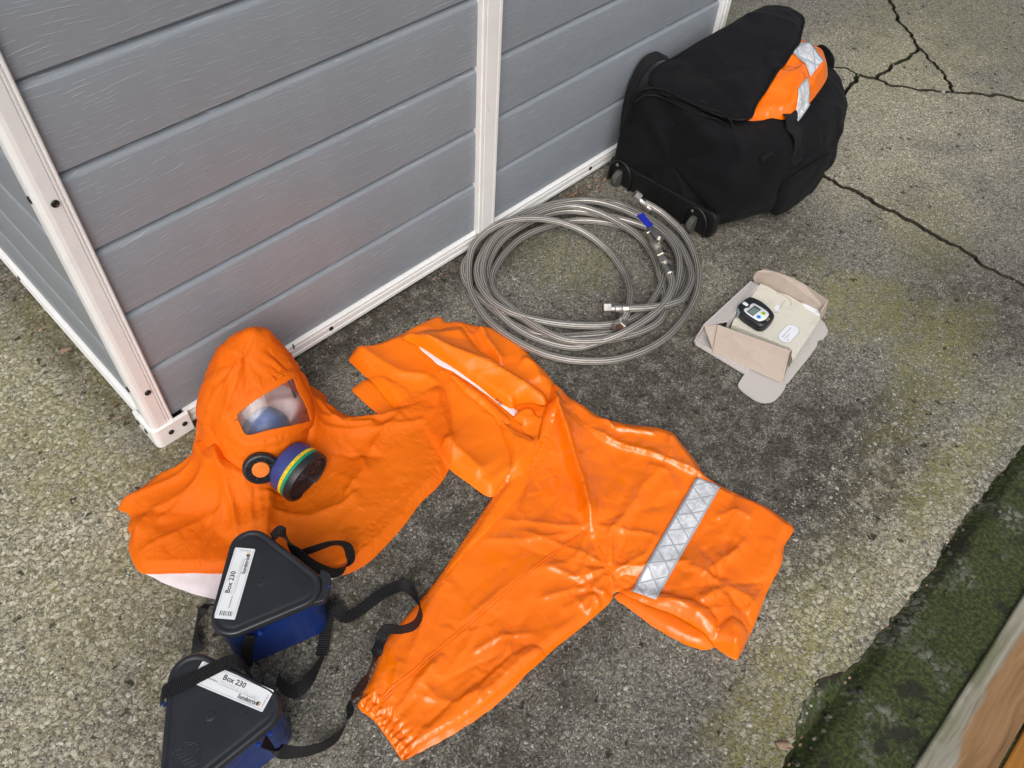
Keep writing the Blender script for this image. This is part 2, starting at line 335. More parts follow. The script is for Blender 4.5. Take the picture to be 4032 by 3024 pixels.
def offwhite():
    t = NT("offwhite_plastic"); co = t.coord(); n = t.noise(co, 8, 5, 0.65); m = t.new("Mapping"); t.l.new(co, m.inputs[0]); m.inputs['Scale'].default_value = (160, 160, 6)
    g = t.noise(m.outputs[0], 1.0, 4); c = t.ramp(n, (0.25, (0.745, 0.74, 0.725)), (0.6, (0.82, 0.82, 0.81))); c = t.mix(t.math('MULTIPLY', t.maprange(t.noise(co, 40, 4), 0.64, 0.78), 0.2), c, (0.42, 0.40, 0.36))
    return t.done(c, 0.45, 0, None, 0.4)
M_WHITE = offwhite()
M_BRACKET = plain("white_bracket_plastic", (0.85, 0.845, 0.835), 0.38, var=0.05)
M_SCREW = plain("black_screw", (0.012, 0.012, 0.013), 0.35, var=0.3)
M_DARKIN = plain("dark_interior", (0.03, 0.03, 0.03), 0.9)
def timber_material():
    t = NT("weathered_timber"); co = t.coord(); X = t.sep(co); m = t.new("Mapping"); t.l.new(co, m.inputs[0]); m.inputs['Scale'].default_value = (5, 95, 95)
    gr = t.noise(t.vmath('ADD', m.outputs[0], t.vmath('SCALE', t.noisec(co, 6), 2.0)), 1.0, 5, 0.6)
    fresh = t.ramp(gr, (0.25, (0.14, 0.075, 0.032)), (0.5, (0.25, 0.140, 0.065)), (0.75, (0.34, 0.20, 0.10)))
    grey = t.ramp(gr, (0.25, (0.13, 0.12, 0.085)), (0.5, (0.26, 0.245, 0.19)), (0.8, (0.40, 0.39, 0.33)))
    edge = t.math('ADD', X[1], t.math('MULTIPLY', t.math('SUBTRACT', t.noise(t.vmath('MULTIPLY', co, (0.6, 1.0, 1.0)), 7, 3, 0.5), 0.5), 0.06))
    c = t.mix(t.maprange(edge, -1.415, -1.405), fresh, grey); mo = t.math('MULTIPLY', t.maprange(X[1], -1.40, -1.37), t.maprange(t.noise(co, 12, 4), 0.35, 0.6))
    c = t.mix(t.math('MULTIPLY', mo, 0.7), c, (0.07, 0.085, 0.022)); return t.done(c, 0.7, 0, t.bump(gr, 0.0016), 0.3)
M_TIMBER = timber_material()
def stained_timber():
    t = NT("stained_timber"); co = t.coord(); m = t.new("Mapping"); t.l.new(co, m.inputs[0]); m.inputs['Scale'].default_value = (5, 95, 95)
    gr = t.noise(t.vmath('ADD', m.outputs[0], t.vmath('SCALE', t.noisec(co, 6), 2.0)), 1.0, 5, 0.6)
    c = t.ramp(gr, (0.25, (0.20, 0.080, 0.012)), (0.55, (0.34, 0.140, 0.022)), (0.8, (0.42, 0.20, 0.045))); return t.done(c, 0.5, 0, t.bump(gr, 0.0012), 0.4)
M_STAIN = stained_timber()
M_PEBBLE = [plain("pebble_pale", (0.36, 0.35, 0.31), 0.75, var=0.25, scale=120), plain("pebble_grey", (0.20, 0.20, 0.185), 0.75, var=0.25, scale=120), plain("pebble_tan", (0.27, 0.245, 0.175), 0.8, var=0.25, scale=120), plain("pebble_dark", (0.10, 0.10, 0.09), 0.8, var=0.25, scale=120)]

# ---------------------------------------------------------------- ground
ground = mesh_py("ground", [(-60, -60, -0.075), (60, -60, -0.075), (60, 60, -0.075), (-60, 60, -0.075)], [(0, 1, 2, 3)], M_SOIL); tag(ground, kind="structure")
yard = thing("concrete_yard", "worn grey concrete yard cracked into pieces", "ground"); del yard["label"]; del yard["category"]; tag(yard, kind="structure")
def jag(line, amp, seed, levels=3):
    r = random.Random(seed); P = [tuple(p) for p in line]
    for k in range(levels):
        Q = []
        for a, b in zip(P, P[1:]):
            L = math.hypot(b[0]-a[0], b[1]-a[1]); nx, ny = -(b[1]-a[1])/(L+1e-9), (b[0]-a[0])/(L+1e-9); d = r.uniform(-1, 1)*min(amp, L*0.16)
            Q += [a, ((a[0]+b[0])/2+nx*d, (a[1]+b[1])/2+ny*d)] if L > 0.012 else [a]
        P = Q+[P[-1]]
    return P
C1 = jag([(3.0439, 0.0522), (2.9234, -0.0299), (2.8692, -0.072), (2.8208, -0.1165), (2.7909, -0.1536), (2.7611, -0.1962), (2.7206, -0.235), (2.6921, -0.2655)], 0.012, 1)
C2 = jag([(2.6921, -0.2655), (2.6349, -0.2658), (2.5477, -0.2671), (2.4797, -0.2704), (2.4012, -0.2692)], 0.010, 2)
C2b = jag([(2.4012, -0.2692), (2.3858, -0.2444), (2.3741, -0.2145)], 0.008, 3)
C3 = jag([(2.3741, -0.2145), (2.3296, -0.2319), (2.2859, -0.2351), (2.2429, -0.2438), (2.1779, -0.2768), (2.0682, -0.3207), (1.9242, -0.3763), (1.8319, -0.4048)], 0.010, 4)
C4 = jag([(2.6921, -0.2655), (2.6622, -0.3139), (2.6181, -0.3753), (2.5762, -0.4235), (2.523, -0.4712)], 0.010, 5)
C4b = jag([(2.4012, -0.2692), (2.3993, -0.32), (2.4528, -0.4), (2.523, -0.4712)], 0.010, 6)
C4c = jag([(2.523, -0.4712), (2.5699, -0.5169), (2.6245, -0.5749), (2.6466, -0.6165), (2.6567, -0.6534), (2.6763, -0.7149)], 0.012, 7)
C5 = jag([(1.8319, -0.4048), (1.8196, -0.4401), (1.8152, -0.4725), (1.8269, -0.5097), (1.8288, -0.5424), (1.8304, -0.5702), (1.8212, -0.6226), (1.8266, -0.6614), (1.832, -0.6997), (1.825, -0.7349), (1.8274, -0.7737), (1.8271, -0.8176), (1.8251, -0.8787), (1.8124, -0.9514), (1.8122, -1.0325)], 0.014, 8)
C6 = jag([(2.3741, -0.2145), (2.3799, -0.1741), (2.3523, -0.1388), (2.305, -0.0748), (2.3072, 0.0341), (2.3095, 0.1467)], 0.010, 9)
EDGE = jag([(30, -1.222), (1.9, -1.222), (1.334, -1.223), (1.1, -1.213), (0.9, -1.222), (0.72, -1.212), (0.63, -1.208), (0.58, -1.185), (0.50, -1.19), (0.44, -1.210), (0.38, -1.225), (0.1, -1.22), (-2, -1.222), (-30, -1.222)], 0.005, 10, 6)
def piece(chains, gaps, corners=()):
    """closed slab piece from crack lines; gaps are half widths of the crack along each line"""
    P = []; W = []
    for c, w in zip(chains, gaps):
        cc = c[:-1] if c[0] != c[-1] else c
        for k, p in enumerate(cc): P.append(p); W.append(w if not isinstance(w, tuple) else w[0]+(w[1]-w[0])*k/len(cc))
    Q = np.array(P); keep = [i for i in range(len(Q)) if np.linalg.norm(Q[i]-Q[i-1]) > 1e-5]; Q = Q[keep]; W = np.array(W)[keep]
    r2 = np.random.default_rng(len(Q)); q2 = r2.random(len(W)+6); W = W*(0.35+1.3*np.convolve(q2, np.ones(4)/4, 'same')[3:3+len(W)])
    a = offset_poly(Q, W); b = offset_poly(Q, W+np.where(W > 0, 0.0022, 0)); n = len(a)
    v = [(x, y, -0.07) for x, y in a]+[(x, y, -0.0035) for x, y in a]+[(x, y, 0) for x, y in b]
    f = [(i, (i+1) % n, n+(i+1) % n, n+i) for i in range(n)]+[(n+i, n+(i+1) % n, 2*n+(i+1) % n, 2*n+i) for i in range(n)]
    bm = bmesh.new(); bv = [bm.verts.new(p) for p in v]
    for q in f:
        fc = bm.faces.new([bv[i] for i in q]); fc.material_index = 1
    # the top is filled so that the outline may touch or cross itself at a chip without faces doubling up
    tv, te, tf, *_ = delaunay_2d_cdt([Vector(p) for p in b], [(i, (i+1) % n) for i in range(n)], [], 1, 1e-6); top = [bm.verts.new((p.x, p.y, 0)) for p in tv]
    for q in tf:
        try: fc = bm.faces.new([top[i] for i in q])
        except ValueError: continue
        fc.normal_update()
        if fc.normal.z < 0: fc.normal_flip()
        fc.material_index = 0
    me = bpy.data.meshes.new("slab"); bm.to_mesh(me); bm.free(); return link("slab", me, [M_CONC, M_SOIL], yard)
R = lambda c: c[::-1]
# the cracks run on out of the picture
C5x = C5[:-1]+jag([C5[-1], (3.3, -1.05), (4.2, -1.222)], 0.03, 21, 5)
C1x = jag([(12.0, 6.0), (6.5, 2.2), C1[0]], 0.06, 22, 6)[:-1]+C1
W6x = C6+[(1.9, 0.9), (-30.0, 3.0)]
C4far = C4c[:-1]+jag([C4c[-1], (5.0, -0.7), (9.0, 0.2), (30.0, 2.0)], 0.06, 23, 6)
main_edge = [p for p in EDGE if p[0] < 4.2]
# the big slab in front, below the main crack
piece([R(W6x), C3, C5x, [(4.2, -1.222)]+main_edge[0:], [main_edge[-1], (-30.0, 3.0)]], [0.0015, 0.0042, (0.0062, 0.0012), 0.0, 0.0])
right_edge = [p for p in EDGE if p[0] >= 4.2]
piece([R(C3), R(C2b), C4b, C4far, [(30.0, 2.0), (30.0, -1.222)], right_edge+[(4.2, -1.222)], R(C5x)], [0.0042, 0.0070, 0.0042, (0.0048, 0.002), 0, 0, (0.0012, 0.0062)])
piece([C2, C4b, R(C4)], [0.0046, 0.0042, 0.0034])
piece([R(C1x)[0:][::-1], C4, C4far, [(30.0, 2.0), (30.0, 40.0), (12.0, 6.0)]], [0.004, 0.0034, (0.0048, 0.002), 0])
piece([C1x, C2, C2b, W6x, [(-30.0, 3.0), (-30.0, 40.0), (12.0, 40.0), (12.0, 6.0)]], [0.004, 0.0046, 0.0070, 0.0030, 0])

# lower mossy strip between the slab and the decking
def mossy_strip():
    xs = np.arange(-2.0, 5.0, 0.014); ys = np.arange(-1.80, -1.15, 0.014); X, Y = np.meshgrid(xs, ys); P = np.stack([X.ravel(), Y.ravel()], 1)
    z = -0.022+0.002*smooth_noise(P, 5, 3)+0.0010*smooth_noise(P, 22, 4)
    d = np.abs(P[:, 1]+1.222); z -= 0.030*np.exp(-(d/0.013)**2); hole = np.exp(-(((P[:, 0]-0.50)/0.09)**2+((P[:, 1]+1.215)/0.05)**2)); z -= 0.018*hole
    n, m = X.shape; f = [(i*m+j, i*m+j+1, (i+1)*m+j+1, (i+1)*m+j) for i in range(n-1) for j in range(m-1)]
    o = mesh_py("moss_ground", np.column_stack([P, z]), f, M_MOSS, None, True); return tag(o, kind="structure")
mossy_strip()

# stones of the aggregate standing proud of the worn cement
def stone_mesh(seed):
    bm = bmesh.new(); bmesh.ops.create_icosphere(bm, subdivisions=1, radius=1.0); r = random.Random(seed)
    for v in bm.verts: v.co = Vector((v.co.x*r.uniform(0.75, 1.2), v.co.y*r.uniform(0.6, 0.95), v.co.z*r.uniform(0.4, 0.6)))
    me = bpy.data.meshes.new("pebble"); bm.to_mesh(me); bm.free(); me.shade_smooth(); return me
STONES = [stone_mesh(s) for s in range(8)]
def stone_spot(r):
    u = r.random()
    if u < 0.55: return r.uniform(-0.62, 0.12), r.uniform(-0.75, 0.75)
    if u < 0.85: return r.uniform(0.25, 1.5), r.uniform(-1.2, -0.95)
    return r.uniform(-0.3, 2.6), r.uniform(-1.2, 0.0)
def in_shed(x, y): return x > -0.01 and y > -0.01 and x < 1.9
r = random.Random(5); k = 0
while k < 260:
    x, y = stone_spot(r)
    if in_shed(x, y): continue
    s = r.uniform(0.0042, 0.0078); i = r.randrange(8); key = (i, r.randrange(4)); me = STONES[i].copy() if False else STONES[i]
    o = bpy.data.objects.new("pebble", me); COL.objects.link(o); o.parent = yard
    o.location = (x, y, -s*0.22); o.scale = (s, s, s); o.rotation_euler = (r.uniform(-.3, .3), r.uniform(-.3, .3), r.uniform(0, 6.28))
    if not me.materials: me.materials.append(M_PEBBLE[i % 4])
    k += 1
def small_stones(name, spots, mats, parent=None):
    V = []; F = []; MI = []
    for x, y, z, s, i, a in spots:
        me = STONES[i]; c, sn = math.cos(a), math.sin(a); o = len(V)
        for v in me.vertices: V.append((x+s*(v.co.x*c-v.co.y*sn), y+s*(v.co.x*sn+v.co.y*c), z+s*v.co.z))
        for p in me.polygons: F.append([o+q for q in p.vertices]); MI.append(i % 4)
    me = bpy.data.meshes.new(name); me.from_pydata(V, [], F); me.polygons.foreach_set("material_index", MI); me.shade_smooth()
    return tag(link(name, me, mats, parent), kind="stuff")
sp = []
while len(sp) < 5200:
    x, y = stone_spot(r)
    if in_shed(x, y): continue
    s = r.uniform(0.0016, 0.0040); sp.append((x, y, -s*0.2, s, r.randrange(8), r.uniform(0, 6.28)))
small_stones("aggregate", sp, M_PEBBLE, yard)
sp = []
for q in range(220):
    x = r.uniform(0.2, 2.2); y = -1.222+r.gauss(-0.012, 0.016); s = r.uniform(0.002, 0.008); sp.append((x, y, -0.045+r.random()*0.012, s, r.randrange(8), r.uniform(0, 6.28)))
for q in range(30):
    x = r.uniform(0.3, 1.8); y = r.uniform(-1.40, -1.23); s = r.uniform(0.002, 0.009); sp.append((x, y, -0.023, s, r.randrange(8), r.uniform(0, 6.28)))
small_stones("gravel", sp, [plain("mossy_pebble_a", (0.07, 0.075, 0.045), 0.85, var=0.3), plain("mossy_pebble_b", (0.05, 0.06, 0.03), 0.9, var=0.3), plain("mossy_pebble_c", (0.13, 0.13, 0.095), 0.85, var=0.3), plain("mossy_pebble_d", (0.03, 0.03, 0.025), 0.9)])

# decking boards in the near right corner
deck = thing("timber_decking", "weathered and orange stained deck boards beyond the mossy strip in the corner", "decking")
for i, (y0, y1, mt) in enumerate(((-1.472, -1.372, M_TIMBER), (-1.578, -1.478, M_STAIN), (-1.684, -1.584, M_STAIN))):
    box("deck_board", (-1.8, y0, -0.045), (4.6, y1, -0.012-0.004*(i > 0)), mt, deck, 0.004)

# ---------------------------------------------------------------- storage shed
shed = thing("storage_shed", "grey plank-effect plastic storage shed with off-white frame", "shed")
ZB, PITCH, TOP, XR, YD = 0.052, 0.1465, 1.225, 1.80, 1.25
def plank(axis, a0, a1, z0, z1):
    """one plank: flat face, rounded shoulder at the top, groove above; axis x = front wall, y = end wall"""
    z0 += 0.0024 if z0 > 0.06 else 0.0; pr = [(0.035, z0), (0.0215, z0), (0.0200, z0+0.0016), (0.0190, z0+0.05), (0.0192, z1-0.0165), (0.0200, z1-0.0130), (0.0222, z1-0.0095), (0.0265, z1-0.0065), (0.0310, z1-0.0045), (0.0330, z1+0.002), (0.035, z1+0.002)]
    n = len(pr); v = []
    for a in (a0, a1): v += [((a, d, z) if axis == 'x' else (d, a, z)) for d, z in pr]
    f = [(i, i+1, n+i+1, n+i) for i in range(n-1)]+[tuple(range(n)), tuple(range(n, 2*n))[::-1]]
    bm = bmesh.new(); bv = [bm.verts.new(p) for p in v]
    for q in f: bm.faces.new([bv[i] for i in q])
    o = bm_obj("plank", bm, M_BOARD if axis == 'x' else M_BOARD_SIDE, shed, True); return shade_auto(o, 28)
zs = [ZB]+[0.196+PITCH*k for k in range(8)]
for z0, z1 in zip(zs, zs[1:]):
    plank('x', 0.048, 0.884, z0, z1); plank('x', 0.936, 1.800, z0, z1); plank('y', 0.048, YD, z0, z1)
box("inner_wall", (0.036, 0.036, 0.02), (XR, YD, TOP), M_DARKIN, shed)
# corner post: flat band, slim double ridge, rounded outer corner
def corner_post():
    pr = [(0.052, 0.022), (0.052, 0.010), (0.0500, 0.0085), (0.0475, 0.0085), (0.0465, 0.0102), (0.0450, 0.0102), (0.0440, 0.0085), (0.0415, 0.0080), (0.0405, 0.0098), (0.0390, 0.0098), (0.0380, 0.0075), (0.020, 0.0060), (0.0135, 0.0070), (0.009, 0.0095), (0.0068, 0.0140), (0.0060, 0.020), (0.0075, 0.038), (0.0098, 0.039), (0.0098, 0.0405), (0.0080, 0.0415), (0.0085, 0.052), (0.022, 0.052), (0.024, 0.024)]
    return shade_auto(prism("corner_post", pr, 0.050, TOP, M_WHITE, shed), 30)
corner_post()
def strip_x(name, prof, x0, x1):
    """a trim strip along x from a (y, z) profile"""
    n = len(prof); v = [(x0, y, z) for y, z in prof]+[(x1, y, z) for y, z in prof]; bm = bmesh.new(); bv = [bm.verts.new(p) for p in v]
    for q in [(i, (i+1) % n, n+(i+1) % n, n+i) for i in range(n)]+[tuple(range(n)), tuple(range(n, 2*n))[::-1]]: bm.faces.new([bv[i] for i in q])
    return shade_auto(bm_obj(name, bm, M_WHITE, shed, True), 30)
RAIL = [(0.034, 0.012), (0.012, 0.012), (0.0105, 0.0135), (0.0105, 0.0215), (0.0125, 0.023), (0.0125, 0.0245), (0.0110, 0.0260), (0.0110, 0.038), (0.0128, 0.0395), (0.0128, 0.0410), (0.0112, 0.0425), (0.0112, 0.0480), (0.0180, 0.0505), (0.034, 0.0505)]
strip_x("bottom_rail", RAIL, 0.078, XR)
o = strip_x("bottom_rail", RAIL, 0.078, YD); o.data.transform(Matrix(((0, 1, 0, 0), (1, 0, 0, 0), (0, 0, 1, 0), (0, 0, 0, 1)))); o.data.flip_normals()
# middle batten and far post
MULL = [(0.882, 0.030), (0.882, 0.0065), (0.8845, 0.0040), (0.892, 0.0040), (0.893, 0.0050), (0.8945, 0.0050), (0.8955, 0.0040), (0.9255, 0.0040), (0.9265, 0.0050), (0.928, 0.0050), (0.929, 0.0040), (0.9355, 0.0040), (0.938, 0.0065), (0.938, 0.030)]
shade_auto(prism("middle_batten", MULL, 0.051, TOP, M_WHITE, shed), 30)
FAR = [(1.795, 0.030), (1.795, 0.009), (1.798, 0.0065), (1.805, 0.0065), (1.807, 0.009), (1.812, 0.009), (1.814, 0.0065), (1.832, 0.0065), (1.840, 0.012), (1.841, 0.045), (1.795, 0.045)]
shade_auto(prism("far_post", FAR, 0.012, TOP, M_WHITE, shed), 30)
box("end_wall", (1.8, 0.05, 0.012), (1.836, YD, TOP), M_BOARD_SIDE, shed)
lid = box("roof", (-0.03, -0.03, TOP), (XR+0.07, YD+0.05, TOP+0.06), M_BOARD, shed, 0.012)
# corner bracket: L of two tabs round the foot of the post
def bracket():
    out = round_poly([(0.0015, 0.080), (0.0015, 0.0015), (0.082, 0.0015), (0.082, 0.0105), (0.0105, 0.0105), (0.0105, 0.080)], [0.003, 0.013, 0.003, 0.001, 0.006, 0.001], 5)
    o = prism("corner_bracket", out, 0.001, 0.054, M_BRACKET, shed, 0.0025); return shade_auto(o, 30)
bracket()
def screw(p, axis, r=0.0062): lathe("screw", [(r, 0.0), (r, 0.0012), (r*0.85, 0.0022), (r*0.5, 0.0026), (r*0.4, 0.0018)], p, axis, M_SCREW, shed, 18)
Y_, X_ = (0, -1, 0), (-1, 0, 0)
for x, z in ((0.030, 0.606), (0.030, 0.160)): screw((x, 0.0064, z), Y_)
for y, z in ((0.030, 0.611), (0.030, 0.168)): screw((0.0067, y, z), X_)
for x in (0.036, 0.066): screw((x, 0.0015, 0.031), Y_, 0.0058); screw((0.0015, x, 0.031), X_, 0.0058)
for x in (0.437, 1.309): screw((x, 0.0110, 0.032), Y_, 0.0056)
for y in (0.610,): screw((0.0110, y, 0.032), X_, 0.0056)
box("notch", (0.338, 0.0095, 0.040), (0.3405, 0.0135, 0.0515), M_SCREW, shed)

# ---------------------------------------------------------------- object materials
M_BLACKP = plain("black_lid_plastic", (0.018, 0.020, 0.025), 0.32, var=0.15, scale=14, bump=0.0002, bscale=900, spec=0.5)
M_BLUEP = plain("blue_tub_plastic", (0.005, 0.034, 0.215), 0.36, var=0.12, scale=16)
M_LABEL = plain("white_label", (0.74, 0.76, 0.78), 0.35, var=0.04)
M_INK = plain("black_ink", (0.018, 0.018, 0.02), 0.5)
M_PENCIL = plain("faint_pencil", (0.50, 0.51, 0.53), 0.5)
M_TANINK = plain("tan_ink", (0.55, 0.38, 0.24), 0.5)
def webbing():
    t = NT("black_webbing"); uv = t.sep(t.coord("UV")); w = t.math('SINE', t.math('MULTIPLY', uv[1], 2*math.pi/0.0030)); n = t.noise(t.coord(), 300, 3)
    c = t.mix(t.maprange(w, -0.6, 0.9), (0.0035, 0.0035, 0.004), (0.016, 0.016, 0.018)); c = t.mix(t.math('MULTIPLY', n, 0.4), c, (0.010, 0.010, 0.011))
    return t.done(c, 0.55, 0, t.bump(w, 0.0006, 0.8), 0.35)
M_WEB = webbing()
def braid():
    t = NT("braided_steel"); uv = t.sep(t.coord("UV")); a = t.math('MULTIPLY', uv[0], 10.0); fr = t.math('FRACT', a); tri = t.math('ABSOLUTE', t.math('SUBTRACT', fr, 0.5))
    v = t.math('MULTIPLY', uv[1], 1/0.0042); ch = t.math('FRACT', t.math('ADD', v, t.math('MULTIPLY', tri, 2.4))); gap = t.maprange(tri, 0.30, 0.42)
    strand = t.maprange(t.math('ABSOLUTE', t.math('SUBTRACT', ch, 0.5)), 0.30, 0.45); h = t.math('SUBTRACT', 1.0, t.math('MAXIMUM', gap, t.math('MULTIPLY', strand, 0.6)))
    n = t.noise(t.coord(), 90, 4); c = t.mix(gap, t.mix(t.math('MULTIPLY', strand, 0.55), (0.62, 0.59, 0.545), (0.14, 0.13, 0.115)), (0.026, 0.024, 0.021)); c = t.mix(t.math('MULTIPLY', t.maprange(n, 0.5, 0.7), 0.35), c, (0.30, 0.25, 0.20))
    return t.done(c, t.maprange(n, 0.3, 0.7, 0.38, 0.52), 0.7, t.bump(h, 0.0009, 0.9), 0.5)
M_BRAID = braid()
M_STEEL = plain("zinc_steel", (0.50, 0.48, 0.45), 0.38, metal=1.0, var=0.18, scale=60, bump=0.0003, bscale=260)
M_BRASS = plain("nickel_brass", (0.52, 0.48, 0.41), 0.34, metal=1.0, var=0.15, scale=60)
M_RUST = plain("rusty_bore", (0.13, 0.065, 0.04), 0.6, metal=0.4, var=0.3)
M_BLUEH = plain("blue_vinyl", (0.012, 0.025, 0.36), 0.35, var=0.1)
def cardboard(name, col):
    t = NT(name); co = t.coord(); n = t.noise(co, 26, 5, 0.65); f = t.noise(co, 520, 3, 0.7); w = t.noise(co, 9, 3)
    c = t.ramp(f, (0.3, tuple(q*0.86 for q in col)), (0.7, tuple(q*1.10 for q in col))); c = t.mix(t.math('MULTIPLY', t.maprange(n, 0.52, 0.72), 0.4), c, tuple(q*0.78 for q in col))
    return t.done(c, 0.82, 0, t.bump(t.math('ADD', n, t.math('MULTIPLY', f, 0.15)), 0.0018, 0.6), 0.25)
M_CARD = cardboard("brown_cardboard", (0.44, 0.37, 0.315)); M_CARDG = cardboard("grey_cardboard", (0.52, 0.485, 0.465)); M_CREAM = cardboard("cream_card", (0.66, 0.635, 0.55))
M_PAPER = plain("white_paper", (0.78, 0.79, 0.84), 0.6, var=0.04); M_LILAC = plain("lilac_label", (0.46, 0.40, 0.42), 0.4, var=0.1); M_GREYLINE = plain("grey_crease", (0.26, 0.23, 0.18), 0.7)
M_RUBBER = plain("black_rubber", (0.014, 0.016, 0.020), 0.42, var=0.15, bump=0.0002, bscale=700)
M_PLATE = plain("pale_faceplate", (0.76, 0.775, 0.80), 0.3, var=0.03)
M_LCD = plain("lcd_green_grey", (0.17, 0.235, 0.215), 0.15, var=0.05); M_LCDB = plain("lcd_border", (0.03, 0.035, 0.05), 0.3)
M_GBTN = plain("green_button", (0.36, 0.62, 0.03), 0.4, var=0.05); M_BBTN = plain("blue_button", (0.03, 0.28, 0.80), 0.4, var=0.05); M_YEL = plain("yellow_print", (0.40, 0.38, 0.08), 0.5); M_LENS = plain("grey_alarm_lens", (0.20, 0.25, 0.24), 0.2)

def stack(name, poly, levels, mat, parent=None, smooth=True, ang=40, capb=True):
    """offset copies of an outline, one per (inset, height), skinned and capped"""
    n = len(poly); V = []; F = []
    for d, z in levels: V += [(x, y, z) for x, y in offset_poly(poly, d)]
    for i in range(len(levels)-1):
        for k in range(n): F.append((i*n+k, i*n+(k+1) % n, (i+1)*n+(k+1) % n, (i+1)*n+k))
    if capb: F.append(tuple(range(n))[::-1])
    F.append(tuple(range((len(levels)-1)*n, len(levels)*n))); bm = bmesh.new(); bv = [bm.verts.new(p) for p in V]
    for q in F: bm.faces.new([bv[i] for i in q])
    o = bm_obj(name, bm, mat, parent, smooth); return shade_auto(o, ang) if smooth else o
def slab3(name, pts, thick, mat, parent=None):
    """sheet of given thickness under a 3-D polygon"""
    P = [Vector(p) for p in pts]; n = Vector((0, 0, 0))
    for i in range(len(P)): n += (P[i]-P[0]).cross(P[(i+1) % len(P)]-P[0])
    n.normalize(); k = len(P); bm = bmesh.new(); a = [bm.verts.new(p) for p in P]; b = [bm.verts.new(p-n*thick) for p in P]
    bm.faces.new(a); bm.faces.new(b[::-1])
    for i in range(k): bm.faces.new((a[i], b[i], b[(i+1) % k], a[(i+1) % k]))
    return bm_obj(name, bm, mat, parent)
def text_mesh(name, items, mat, parent, O, ex, ey):
    """lettering laid in the plane of a label: items are (text, u, v, size, bold, rotate) in metres along ex and ey"""
    bm = bmesh.new(); ex = Vector(ex).normalized(); ez = ex.cross(Vector(ey)).normalized(); ey = ez.cross(ex)
    for body, u, v, size, bold, rot in items:
        cu = bpy.data.curves.new("lettering", 'FONT'); cu.body = body; cu.size = size; cu.offset = bold; cu.resolution_u = 2
        ob = bpy.data.objects.new("lettering", cu); COL.objects.link(ob); bpy.context.view_layer.update()
        me = bpy.data.meshes.new_from_object(ob.evaluated_get(bpy.context.evaluated_depsgraph_get())); bpy.data.objects.remove(ob)
        c, s = math.cos(rot), math.sin(rot); a = ex*c+ey*s; b = ey*c-ex*s; org = Vector(O)+ex*u+ey*v
        me.transform(Matrix(((a.x, b.x, ez.x, org.x), (a.y, b.y, ez.y, org.y), (a.z, b.z, ez.z, org.z), (0, 0, 0, 1)))); bm.from_mesh(me)
    me = bpy.data.meshes.new(name); bm.to_mesh(me); bm.free(); return link(name, me, mat, parent)
def plates(name, rects, mat, parent, O, ex, ey, lift):
    """thin flat printed rectangles (u0, v0, u1, v1) in a label's plane"""
    ex = Vector(ex).normalized(); ez = ex.cross(Vector(ey)).normalized(); ey = ez.cross(ex); V = []; F = []
    for q in rects:
        if len(q) == 4: pts = [(q[0], q[1]), (q[2], q[1]), (q[2], q[3]), (q[0], q[3])]
        else: pts = q
        o = len(V); V += [tuple(Vector(O)+ex*u+ey*v+ez*lift) for u, v in pts]; F.append(tuple(range(o, o+len(pts))))
    return mesh_py(name, V, F, mat, parent)

